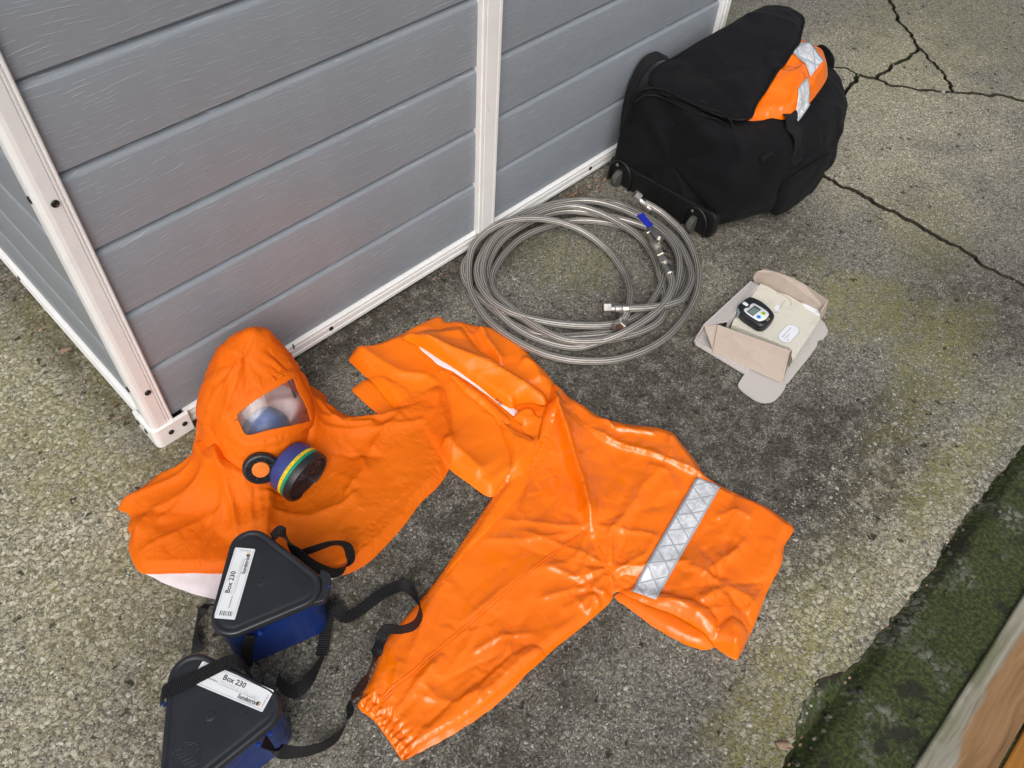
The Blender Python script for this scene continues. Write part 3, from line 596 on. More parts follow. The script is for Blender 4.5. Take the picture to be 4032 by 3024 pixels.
# ---------------------------------------------------------------- two triangular storage boxes
def tri_box(corners, zt, label, O, ex, ey, latch):
    b = thing("storage_box", label, "box", "triangular storage boxes"); tri = round_poly(corners, 0.036, 12)
    stack("tub", tri, [(0.014, 0.002), (0.009, 0.005), (0.0075, 0.012), (0.0055, zt-0.022), (0.0045, zt-0.020), (0.0045, zt-0.013), (0.012, zt-0.013)], M_BLUEP, b, ang=30)
    ld = stack("lid", tri, [(0.010, zt-0.0135), (0.0015, zt-0.0135), (0.0, zt-0.012), (0.0, zt-0.0065), (0.0012, zt-0.0045), (0.0012, zt-0.003), (0.0028, zt-0.0008), (0.0050, zt), (0.0080, zt-0.0003), (0.0100, zt-0.0016), (0.0118, zt-0.0020), (0.0135, zt-0.0012), (0.0175, zt-0.0008)], M_BLACKP, b, ang=55)
    c = np.mean(np.array(corners), 0); lathe("moulding_dimple", [(0.0085, 0), (0.0065, 0.0007), (0.003, 0.0009), (0.0010, 0.0006)], (c[0], c[1], zt-0.0009), (0, 0, 1), M_BLACKP, b, 24)
    n = np.array(latch[1]); w = np.array((-n[1], n[0])); p = np.array(latch[0])
    poly = [p+w*0.030-n*0.012, p+w*0.024+n*0.004, p+w*0.012+n*0.0085, p-w*0.012+n*0.0085, p-w*0.024+n*0.004, p-w*0.030-n*0.012]
    prism("latch", [tuple(q) for q in poly], zt-0.020, zt-0.0065, M_BLACKP, b, 0.0015)
    box("latch_pin", (p[0]+n[0]*0.008-0.002, p[1]+n[1]*0.008-0.002, zt-0.012), (p[0]+n[0]*0.008+0.002, p[1]+n[1]*0.008+0.002, zt-0.0055), M_BLUEP, b, 0.0005)
    # label with its print
    O = Vector(O); e1 = Vector(ex).normalized(); e2 = Vector(ey); e2 = (e2-e1*e2.dot(e1)).normalized(); L, H = 0.122, 0.0335
    e3 = e1.cross(e2); pts = round_poly([(0, 0), (L, 0), (L, H), (0, H)], 0.0022, 4)
    V = [O+e1*u+e2*v for u, v in pts]; lb = mesh_py("label", V+[q+e3*0.0004 for q in V], [tuple(range(len(V)))[::-1], tuple(range(len(V), 2*len(V)))]+[(i, (i+1) % len(V), len(V)+(i+1) % len(V), len(V)+i) for i in range(len(V))], M_LABEL, b)
    o2 = O+e3*0.0007
    text_mesh("lettering", [("Box 230", 0.042, 0.0205, 0.0112, 0.00022, 0), ("Sundström", 0.0765, 0.0055, 0.0078, 0.0002, 0), ("Name/Namn:", 0.0185, 0.0135, 0.0038, 0.0, 0), ("L92-6002 Utg 01", 0.1185, 0.006, 0.0028, 0.0, math.pi/2)], M_INK, lb, o2, e1, e2)
    rects = []; u = 0.004; rb = random.Random(3)
    while u < 0.0125:
        wdt = rb.choice((0.0003, 0.0006, 0.0009)); rects.append((0.005, 0.0065+(u-0.004)*2.5, 0.0125, 0.0065+(u-0.004)*2.5+wdt*1.6)); u += wdt+0.0004
    rects += [(0.041, 0.0125, 0.103, 0.0128), (0.078, 0.0042, 0.106, 0.0045), (0.0025, 0.0022, 0.1195, 0.00245), (0.0025, 0.0310, 0.1195, 0.03125)]
    rects.append([(0.1105+0.0033*math.cos(t), 0.0085+0.0033*math.sin(t)) for t in np.linspace(math.pi/2, 1.5*math.pi, 10)]); plates("bars_and_rules", rects, M_INK, lb, O, e1, e2, 0.0008)
    plates("emblem", [[(0.1108+0.0033*math.cos(t), 0.0085+0.0033*math.sin(t)) for t in np.linspace(-math.pi/2, math.pi/2, 10)]], M_TANINK, lb, O, e1, e2, 0.0008)
    text_mesh("handwriting", [("MAXIMUS CHILLERS", 0.041, 0.0138, 0.0074, -0.0001, -0.03)], M_PENCIL, lb, o2, e1, e2)
    return b
LBA = [(-0.0991, -0.4749, 0.1494), (-0.0082, -0.3955, 0.1494), (-0.122, -0.4506, 0.1494)]
box_a = tri_box([(0.012, -0.314), (0.050, -0.551), (-0.163, -0.480)], 0.150, "farther triangular box, blue tub and black lid, on the hood's hem", LBA[0], Vector(LBA[1])-Vector(LBA[0]), Vector(LBA[2])-Vector(LBA[0]), ((0.036, -0.523), (0.67, -0.74)))
LBB = [(-0.17, -0.4966, 0.1494), (-0.1198, -0.6045, 0.1494), (-0.1499, -0.619, 0.1494)]
_o = Vector(LBB[0])+Vector(LBB[2])-Vector(LBB[1])
box_b = tri_box([(-0.184, -0.430), (-0.099, -0.649), (-0.332, -0.640)], 0.150, "nearest triangular box with a strap crossing its black lid", _o, Vector(LBB[1])-Vector(LBB[0]), Vector(LBB[1])-Vector(LBB[2]), ((-0.313, -0.630), (-0.85, -0.53)))
# raised moulded emblem on the nearer lid, a plain round of wavy ribs
for k in range(7):
    yy = (k-3)*0.0065; hw = math.sqrt(max(0, 0.024**2-yy**2))
    if hw > 0.004: tube("lid_rib", [(-0.262+yy*0.3+s*hw, -0.602+yy+0.0018*math.sin(s*6+k), 0.1491) for s in np.linspace(-1, 1, 9)], 0.0007, M_BLACKP, box_b, 6, 0.004)
# straps
def W(f, zs, pts): return pts
SP = [(0.0262, -0.3905, 0.14), (0.0391, -0.3924, 0.148), (0.0428, -0.4034, 0.15), (0.0452, -0.4186, 0.12), (0.0521, -0.4302, 0.08), (0.0687, -0.4439, 0.04), (0.0912, -0.4594, 0.015), (0.1203, -0.4611, 0.03), (0.1265, -0.4493, 0.06), (0.1044, -0.4432, 0.09)]
ribbon("strap", SP+[(0.0813, -0.4268, 0.08), (0.059, -0.4064, 0.06)], [(-.5,-.7,0),(-.5,-.7,0),(-.5,-.7,.2),(.2,-.2,1),(.3,.1,1),(.3,.2,1),(.5,.1,.8),(.5,-.3,.7),(.4,-.5,.7),(.3,-.3,.8),(.2,-.2,1),(.2,-.2,1)], 0.0205, M_WEB, box_a)
SP = [(-0.1088, -0.3922, 0.085), (-0.1199, -0.3705, 0.05), (-0.1362, -0.3685, 0.02), (-0.1542, -0.3891, 0.012), (-0.1654, -0.4112, 0.01)]
ribbon("strap", SP, [(.5,-.6,.3),(.4,-.4,.7),(.3,-.3,.9),(.4,-.4,.7),(.6,-.6,0)], 0.0205, M_WEB, box_a)
SP = [(-0.0941, -0.5035, 0.128), (-0.0968, -0.504, 0.124), (-0.1043, -0.4966, 0.09), (-0.1147, -0.4898, 0.04), (-0.1208, -0.4891, 0.006)]
ribbon("strap", SP, [(.95,-.32,0)]*5, 0.0205, M_WEB, box_a)
SP = [(-0.2454, -0.5003, 0.138), (-0.2329, -0.4994, 0.1515), (-0.2081, -0.5079, 0.1525), (-0.1717, -0.5173, 0.1525), (-0.1446, -0.5257, 0.153), (-0.1297, -0.5377, 0.145), (-0.1268, -0.5424, 0.1)]
ribbon("strap", SP, [(-.6,-.75,0),(-.5,-.85,0),(-.4,-.9,0),(-.35,-.9,0),(-.3,-.9,0),(-.3,-.9,0),(-.2,-.6,.6)], 0.0205, M_WEB, box_b)
SP = [(-0.1703, -0.6457, 0.118), (-0.1622, -0.6639, 0.1), (-0.1429, -0.6733, 0.06), (-0.111, -0.6806, 0.02), (-0.081, -0.6839, 0.012), (-0.0509, -0.6739, 0.015), (-0.0287, -0.6603, 0.03), (0.0084, -0.6516, 0.04), (0.0504, -0.6288, 0.044), (0.0772, -0.6184, 0.06), (0.0967, -0.6408, 0.07), (0.1244, -0.6437, 0.058), (0.1504, -0.6214, 0.05), (0.1605, -0.5705, 0.03), (0.1286, -0.5466, 0.014), (0.0521, -0.5367, 0.012)]
ribbon("strap", SP+[(0.05, -0.50, 0.012), (-0.02, -0.56, 0.010)], [(-.5,.5,.7),(-.3,.4,.9),(0,.2,1),(.2,.2,1),(.5,.2,.8),(.6,.1,.7),(.6,.2,.6),(.7,.3,.4),(.7,.5,.2),(.4,.3,.8),(.2,.2,1),(.2,.4,.9),(.3,.6,.6),(.5,.5,.3),(.5,.6,.1),(.5,.6,0),(.5,.6,0),(.5,.6,0)], 0.0205, M_WEB, box_b)
SP = [(-0.0183, -0.5631, 0.012), (-0.0512, -0.5764, 0.01), (-0.0833, -0.5821, 0.012), (-0.0963, -0.5705, 0.03), (-0.0987, -0.5611, 0.06)]
ribbon("strap", SP, [(.7,.3,.4),(.6,.4,.4),(.4,.6,.3),(.2,.6,.6),(.2,.5,.8)], 0.0205, M_WEB, box_b)
for (x, y, z) in [(-0.1783, -0.6468, 0.124), (-0.156, -0.6466, 0.124), (-0.0811, -0.5086, 0.124), (-0.2449, -0.5029, 0.128)]:
    box("strap_lug", (x-0.003, y-0.003, z-0.005), (x+0.003, y+0.003, z+0.004), M_BLUEP, box_b if y < -0.57 or x < -0.2 else box_a, 0.001)

# ---------------------------------------------------------------- braided steel hoses
HR = 0.0088
def fitting(parent, p, d, bore=True):
    """crimped ferrule, collar and hexagon nut at a hose end; d points outwards"""
    d = Vector(d).normalized(); p = Vector(p)
    lathe("ferrule", [(0.0088, -0.034), (0.0110, -0.032), (0.0112, -0.020), (0.0104, -0.018), (0.0112, -0.016), (0.0112, -0.002), (0.0095, 0.0), (0.0082, 0.006), (0.0082, 0.010)], p, d, M_STEEL, parent, 28)
    nut = lathe("hex_nut", [(0.0130, 0.008), (0.0158, 0.0095), (0.0158, 0.026), (0.0140, 0.0275), (0.0105, 0.0275), (0.0098, 0.018)] if bore else [(0.0158, 0.008), (0.0158, 0.026)], p, d, M_STEEL, parent, sides=6, smooth=False)
    lathe("bore", [(0.0095, 0.0272), (0.0092, 0.0180), (0.005, 0.0178), (0.0048, 0.0262), (0.0030, 0.0262), (0.0028, 0.0170)], p, d, M_RUST, nut, 20)
hose_a = thing("braided_hose", "braided steel hose forming the outermost loop, its end resting by the bag", "hose")
PA = [(0.9309, -0.4216, 0.042), (0.9496, -0.4172, 0.046), (0.9815, -0.4003, 0.046), (1.0235, -0.3696, 0.036), (1.0706, -0.3216, 0.016), (1.0896, -0.29, 0.013), (1.1114, -0.2251, 0.016), (1.1004, -0.1509, 0.034), (1.0648, -0.0947, 0.05), (1.017, -0.0514, 0.06), (0.962, -0.0171, 0.06), (0.9065, -0.0026, 0.05), (0.8555, -0.007, 0.036), (0.8149, -0.0347, 0.022), (0.7714, -0.0836, 0.014), (0.7466, -0.1318, 0.012), (0.7266, -0.1954, 0.012), (0.726, -0.2582, 0.012), (0.7386, -0.3263, 0.012), (0.7629, -0.3814, 0.012), (0.7987, -0.4256, 0.011), (0.854, -0.4714, 0.011), (0.9302, -0.5008, 0.011), (1.0163, -0.5064, 0.011), (1.1137, -0.4873, 0.012), (1.1838, -0.4549, 0.013), (1.2497, -0.3986, 0.016), (1.2932, -0.3267, 0.026), (1.3019, -0.2551, 0.038), (1.2911, -0.2148, 0.05), (1.2782, -0.1896, 0.058)]
tube("hose_body", PA, HR, M_BRAID, hose_a, 18, 0.005)
fitting(hose_a, PA[-1], Vector(PA[-1])-Vector(PA[-2])+Vector((0, 0, 0.01))); fitting(hose_a, Vector(PA[0])+(Vector(PA[0])-Vector(PA[1]))*0.1, Vector(PA[0])-Vector(PA[1])+Vector((-0.012, -0.01, 0.012)))
hose_b = thing("braided_hose", "braided steel hose wound in many turns with a blue-handled valve", "hose")
LE = [(1950,730,.034),(1770,430,.030),(1300,192,.012),(620,300,.012),(330,480,.011),(150,720,.010),(290,960,.010),(800,1250,.012),(1640,1120,.012)]
PB = [(0.9586, -0.4113, 0.056), (0.9933, -0.4391, 0.056), (1.0452, -0.4658, 0.052), (1.1003, -0.4694, 0.046), (1.1926, -0.4212, 0.034), (1.2648, -0.2946, 0.03), (1.2593, -0.1022, 0.012), (1.0485, 0.0111, 0.012), (0.9177, 0.0121, 0.011), (0.8013, -0.0292, 0.01), (0.7625, -0.1324, 0.01), (0.79, -0.3167, 0.012), (1.0116, -0.4496, 0.012), (1.2054, -0.4018, 0.012), (1.2677, -0.2761, 0.012), (1.1391, -0.0727, 0.03), (0.9604, -0.0295, 0.03), (0.8433, -0.0698, 0.012), (0.7979, -0.1559, 0.012), (0.7893, -0.2525, 0.012), (0.808, -0.3394, 0.012), (1.0022, -0.4573, 0.012), (1.1797, -0.3979, 0.03), (1.2568, -0.268, 0.03), (1.2067, -0.0784, 0.03), (1.0109, 0.0028, 0.03), (0.822, -0.0583, 0.03), (0.7629, -0.1865, 0.03), (0.8345, -0.3321, 0.03), (0.9685, -0.4276, 0.03), (1.143, -0.3768, 0.03), (1.2162, -0.2171, 0.012), (1.14, -0.0967, 0.012), (0.9894, -0.0471, 0.012), (0.8413, -0.0917, 0.012), (0.7851, -0.185, 0.026), (0.8083, -0.3757, 0.03), (0.9954, -0.4735, 0.03), (1.1349, -0.3695, 0.03), (1.197, -0.2372, 0.032), (1.1403, -0.0696, 0.044), (0.9419, -0.0249, 0.046), (0.8194, -0.0765, 0.032), (0.7599, -0.1815, 0.024), (0.7621, -0.2833, 0.012), (0.8074, -0.3791, 0.012), (0.8611, -0.424, 0.03), (0.9142, -0.4506, 0.046), (0.9915, -0.4602, 0.052), (1.05, -0.4535, 0.056), (1.0956, -0.4335, 0.056), (1.1192, -0.4104, 0.056)]
tube("hose_body", PB, HR, M_BRAID, hose_b, 18, 0.005)
fitting(hose_b, (0.9356, -0.3909, 0.056), Vector(PB[0])*-1+Vector((0.9323, -0.388, 0.056)))
VA, VB = (Vector(q) for q in [(1.1173, -0.4114, 0.058), (1.2041, -0.277, 0.058)])
ax = (VB-VA).normalized(); LV = (VB-VA).length
lathe("valve_ferrule", [(0.0088, 0), (0.0112, 0.002), (0.0114, 0.030), (0.0095, 0.033), (0.0095, 0.036)], VA, ax, M_STEEL, hose_b, 28)
lathe("valve_nut", [(0.0150, 0.036), (0.0160, 0.038), (0.0160, 0.052), (0.0145, 0.054)], VA, ax, M_STEEL, hose_b, sides=6, smooth=False)
lathe("valve_nipple", [(0.0120, 0.053), (0.0125, 0.058), (0.0120, 0.063)], VA, ax, M_BRASS, hose_b, 24)
lathe("valve_nut", [(0.0145, 0.062), (0.0160, 0.064), (0.0160, 0.076), (0.0145, 0.078)], VA, ax, M_BRASS, hose_b, sides=6, smooth=False)
lathe("valve_body", [(0.0130, 0.077), (0.0130, 0.084), (0.0155, 0.088), (0.0185, 0.097), (0.0185, 0.108), (0.0155, 0.116), (0.0130, 0.120), (0.0130, LV-0.014)], VA, ax, M_BRASS, hose_b, 28)
lathe("valve_end", [(0.0140, LV-0.016), (0.0158, LV-0.014), (0.0158, LV-0.002), (0.0140, LV), (0.0105, LV), (0.0100, LV-0.010)], VA, ax, M_BRASS, hose_b, sides=6, smooth=False)
stem = VA+ax*0.102; lathe("valve_stem", [(0.0085, 0.010), (0.0085, 0.026), (0.0060, 0.028), (0.0060, 0.034)], stem, (0, 0, 1), M_STEEL, hose_b, 20)
lathe("stem_nut", [(0.0062, 0.0325), (0.0062, 0.0375)], stem, (0, 0, 1), M_STEEL, hose_b, sides=6, smooth=False)
_h0 = Vector((stem.x, stem.y, stem.z+0.030)); hb = Vector((1.1945, -0.2452, 0.095)); hd = (hb-_h0); hd.normalize(); HL = (hb-_h0).length
hw = hd.cross(Vector((0, 0, 1))).normalized(); up = hw.cross(hd)
def lever(name, a, b, w0, w1, t0, mat): slab3(name, [_h0+hd*a-hw*w0+up*t0, _h0+hd*a+hw*w0+up*t0, _h0+hd*b+hw*w1+up*t0, _h0+hd*b-hw*w1+up*t0], 0.0022 if mat is M_STEEL else 0.0046, mat, hose_b)
lever("lever_plate", -0.010, HL*0.55, 0.0105, 0.0075, 0.0012, M_STEEL); bevel_mod(hose_b.children[-1], 0.0008)
lever("lever_sleeve", HL*0.45, HL, 0.0082, 0.0088, 0.0026, M_BLUEH); bevel_mod(hose_b.children[-1], 0.0012)

# ---------------------------------------------------------------- cardboard box, card insert and gas detector
cbx = thing("cardboard_box", "torn open brown cardboard mailer lying on the concrete", "cardboard box")
slab3("base_flap", [(1.1348, -0.5534, 0.0045), (1.2636, -0.5819, 0.0045), (1.3043, -0.6911, 0.0045), (1.3169, -0.7255, 0.0045), (1.3115, -0.7393, 0.0045), (1.2987, -0.7542, 0.0045), (1.2865, -0.7593, 0.0045), (1.2661, -0.7607, 0.0045), (1.2575, -0.7557, 0.0045), (1.25, -0.756, 0.0045), (1.2374, -0.7623, 0.0045), (1.1988, -0.7679, 0.0045), (1.1342, -0.7734, 0.0045), (1.0941, -0.778, 0.0045), (1.0866, -0.7758, 0.0045), (1.0805, -0.7793, 0.0045), (1.065, -0.7832, 0.0045), (1.0474, -0.7849, 0.0045), (1.0283, -0.7851, 0.0045), (1.0161, -0.7808, 0.0045), (1.0056, -0.7729, 0.0045), (1.0001, -0.7642, 0.0045), (0.9963, -0.7518, 0.0045), (0.9957, -0.7245, 0.0045), (0.9989, -0.7094, 0.0045), (1.004, -0.7032, 0.0045), (1.0151, -0.7006, 0.0045), (1.0408, -0.6955, 0.0045), (1.0299, -0.5663, 0.0045), (1.0384, -0.5564, 0.0045)], 0.0032, M_CARDG, cbx)
prism("side_wall", [(1.036, -0.5572), (1.0324, -0.5637), (1.0499, -0.6995), (1.0635, -0.6979), (1.0441, -0.6037)], 0.0046, 0.012, M_CARDG, cbx, 0.001)
slab3("front_wall", [(1.0642, -0.5866, 0.066), (1.1236, -0.7441, 0.064), (1.0779, -0.7652, 0.01), (1.0377, -0.6091, 0.01)], 0.0034, M_CARD, cbx)
slab3("front_wall", [(1.1227, -0.7427, 0.066), (1.1276, -0.7436, 0.063), (1.1159, -0.7495, 0.066), (1.0867, -0.7675, 0.012), (1.0779, -0.7627, 0.01)], 0.0034, M_CARD, cbx)
slab3("corner_fold", [(1.0642, -0.5866, 0.066), (1.044, -0.5661, 0.058), (1.0447, -0.5954, 0.016), (1.0359, -0.6098, 0.012)], 0.003, M_CARD, cbx)
LW = [(1.0448, -0.5655, 0.06), (1.2438, -0.5573, 0.06), (1.2395, -0.5745, 0.066), (1.0897, -0.5953, 0.066)]
slab3("left_wall", LW[::-1], 0.003, M_CARDG, cbx)
slab3("left_wall", [LW[0], (LW[0][0]-0.012, LW[0][1]+0.004, 0.008), (LW[1][0]-0.004, LW[1][1]+0.010, 0.008), LW[1]], 0.003, M_CARDG, cbx)
slab3("left_wall", [LW[3], LW[2], (LW[2][0]+0.002, LW[2][1]-0.003, 0.006), (LW[3][0]+0.002, LW[3][1]-0.003, 0.006)], 0.003, M_CARDG, cbx)
slab3("left_corner_tab", [(1.0469, -0.5512, 0.006), (1.0682, -0.5771, 0.01), (1.0473, -0.5686, 0.055), (1.0532, -0.5617, 0.045)], 0.0025, M_CARDG, cbx)
slab3("back_wall", [(1.2785, -0.5706, 0.012), (1.2742, -0.5604, 0.03), (1.2501, -0.5545, 0.07), (1.2591, -0.5543, 0.082), (1.2718, -0.5638, 0.088), (1.2846, -0.5919, 0.09), (1.295, -0.6248, 0.09), (1.3007, -0.661, 0.088), (1.3001, -0.7242, 0.084), (1.3014, -0.7261, 0.06), (1.3042, -0.7272, 0.02)], 0.0036, M_CARD, cbx)
slab3("right_return", [(1.3001, -0.7242, 0.084), (1.2823, -0.7259, 0.06), (1.3076, -0.7244, 0.012), (1.3334, -0.7229, 0.012)], 0.003, M_CARD, cbx)
slab3("address_label", [(1.1291, -0.7739, 0.0052), (1.1963, -0.7672, 0.0052), (1.2083, -0.7463, 0.0052), (1.1375, -0.7546, 0.0052)], 0.0004, M_LILAC, cbx)
for q in range(16):
    a, b = [(1.1728, -0.7513, 0.0057), (1.2074, -0.748, 0.0057)]; p = Vector(a).lerp(Vector(b), q/16); box("barcode_bar", (p.x-0.0006, p.y-0.007, 0.0053), (p.x+0.0004*(q % 3), p.y+0.001, 0.0057), M_INK, cbx)
ins = thing("card_insert", "cream card folder with an oval window inside the cardboard box", "card folder")
CI = [(1.2651, -0.5707), (1.2711, -0.5911), (1.2716, -0.6151), (1.2817, -0.6378), (1.2839, -0.6733), (1.2747, -0.6882), (1.2757, -0.7096), (1.2753, -0.7324), (1.1505, -0.7532), (1.1156, -0.7587), (1.1421, -0.7323), (1.1034, -0.6025), (1.1194, -0.5964), (1.1993, -0.5833)]
prism("folder", CI, 0.022, 0.050, M_CREAM, ins, 0.0008)
slab3("leaflet", [(1.2752, -0.6932, 0.0465), (1.2796, -0.7278, 0.0465), (1.2966, -0.7217, 0.0465), (1.2951, -0.6885, 0.0465), (1.2872, -0.673, 0.0465)], 0.002, M_PAPER, ins)
def oval(f_pts, z, z2, mat, name):
    a, b, w = Vector(f_pts[0]), Vector(f_pts[1]), f_pts[2]; d = (b-a).normalized(); n = Vector((-d.y, d.x, 0)); P = []
    for k in range(13): t = -math.pi/2+math.pi*k/12; P.append(b+d*w*math.cos(t)+n*w*math.sin(t))
    for k in range(13): t = math.pi/2+math.pi*k/12; P.append(a+d*w*math.cos(t)+n*w*math.sin(t))
    prism(name, [(p.x, p.y) for p in P], z, z2, mat, ins); return d, n
ow = [(1.1606, -0.7089, 0.05), (1.1928, -0.7071, 0.05)]
d_, n_ = oval((ow[0], ow[1], 0.0165), 0.0499, 0.0503, M_GREYLINE, "window_rim"); oval((ow[0], ow[1], 0.0155), 0.0500, 0.0506, M_PAPER, "oval_window")
text_mesh("lettering", [("Numéro de commande", -0.004, 0.004, 0.0042, 0, 0), ("No de pièce", -0.004, -0.003, 0.0042, 0, 0), ("Q-ty", -0.006, -0.010, 0.004, 0, 0)], M_INK, ins, (ow[0][0], ow[0][1], 0.0509), d_, n_)
hc = [(1.2275, -0.6482, 0.05), (1.2409, -0.6459, 0.05), (1.2172, -0.651, 0.05)]
prism("thumb_cutout", [(hc[0][0]+0.010*math.cos(t), hc[0][1]+0.010*math.sin(t)) for t in np.linspace(0.5, 3.9, 14)], 0.0499, 0.0504, M_PAPER, ins)
tube("crease", [(x, y, 0.0502) for x, y, z in [(1.2671, -0.6153, 0.05), (1.2727, -0.633, 0.05), (1.2726, -0.6476, 0.05), (1.2666, -0.6568, 0.05), (1.2564, -0.6621, 0.05)]], 0.0006, M_GREYLINE, ins, 6)
tube("crease", [(x, y, 0.0502) for x, y, z in [(1.2071, -0.6419, 0.05), (1.2108, -0.6513, 0.05), (1.2201, -0.6517, 0.05), (1.2452, -0.6457, 0.05), (1.2609, -0.6433, 0.05)]], 0.0005, M_GREYLINE, ins, 6)
det = thing("gas_detector", "small black handheld gas detector with a grey display on the card insert", "gas detector")
DO = catmull([(1.1366, -0.5871), (1.1464, -0.5836), (1.1595, -0.5837), (1.1727, -0.5838), (1.1842, -0.5866), (1.1901, -0.5942), (1.1944, -0.6136), (1.1929, -0.63), (1.1892, -0.6461), (1.1823, -0.659), (1.1743, -0.6645), (1.1605, -0.6668), (1.1414, -0.6677), (1.1299, -0.6628), (1.1238, -0.6527), (1.1232, -0.6305), (1.124, -0.6117), (1.1288, -0.5976), (1.1366, -0.5871)], 0.003)[:-1]
DO = [tuple(p) for p in DO]
stack("casing", DO, [(0.006, 0.0505), (0.0025, 0.0525), (0.0008, 0.057), (0.0018, 0.0605), (0.0012, 0.062), (0.0006, 0.066), (0.0016, 0.071), (0.0042, 0.0745), (0.0080, 0.0755)], M_RUBBER, det, ang=60)
FP = [tuple(p) for p in catmull([(1.1361, -0.6041), (1.1444, -0.6036), (1.1521, -0.6081), (1.1605, -0.6052), (1.1703, -0.607), (1.1723, -0.6141), (1.1734, -0.6368), (1.1691, -0.6503), (1.1592, -0.6539), (1.1472, -0.6545), (1.1357, -0.6503), (1.1319, -0.644), (1.1314, -0.624), (1.1326, -0.6119), (1.1361, -0.6041)], 0.002)[:-1]]
fp = stack("faceplate", FP, [(0.0, 0.0752), (0.0, 0.0759), (0.0005, 0.0763)], M_PLATE, det)
prism("display", [(1.1361, -0.6118), (1.1662, -0.6135), (1.167, -0.6311), (1.1345, -0.63)], 0.0755, 0.0765, M_LCDB, det); prism("screen", [(1.1378, -0.6143), (1.1609, -0.6155), (1.1622, -0.6301), (1.1355, -0.6292)], 0.0755, 0.0767, M_LCD, fp)
for nm, p, mt in (("button", (1.1596, -0.6417, 0.0765), M_GBTN), ("button", (1.1426, -0.6405, 0.0765), M_BBTN)):
    bt = lathe(nm, [(0.0052, -0.001), (0.0052, 0.0004), (0.0044, 0.0008)], p, (0, 0, 1), mt, det, 24); lathe("button_mark", [(0.0017, 0.0007), (0.0017, 0.00095)], p, (0, 0, 1), M_LCDB, bt, 12)
prism("yellow_mark", round_poly([(1.1473, -0.6564), (1.1575, -0.6563), (1.1591, -0.6608), (1.148, -0.6616)], 0.001), 0.0735, 0.0756, M_YEL, det); prism("mark_core", round_poly([(1.1484, -0.6578), (1.1556, -0.6578), (1.1565, -0.6601), (1.1492, -0.6603)], 0.0006), 0.0750, 0.0759, M_LCDB, det)
prism("sensor_cap", round_poly([(1.1504, -0.5886), (1.16, -0.5896), (1.1594, -0.6015), (1.1536, -0.6033), (1.1505, -0.5993)], 0.0035), 0.066, 0.0766, M_PLATE, det, 0.001)
prism("alarm_lens", round_poly([(1.1318, -0.5893), (1.1487, -0.587), (1.1477, -0.592), (1.1387, -0.5979), (1.1227, -0.603), (1.1241, -0.5974)], 0.003), 0.056, 0.0712, M_LENS, det, 0.0015)
for k, p in enumerate([(1.1369, -0.614, 0.06), (1.1364, -0.6205, 0.06), (1.1362, -0.6267, 0.06), (1.1364, -0.6326, 0.06), (1.137, -0.6383, 0.06)]): lathe("grip_rib", [(0.0022, -0.007), (0.0026, 0.0), (0.0018, 0.007)], (p[0], p[1], 0.064), (0, 0, 1), M_RUBBER, det, 10)
box("strap_slot", tuple(Vector((1.1718, -0.5974, 0.074))-Vector((0.004, 0.002, 0.002))), tuple(Vector((1.1718, -0.5974, 0.074))+Vector((0.004, 0.002, 0.0008))), M_LCDB, det)

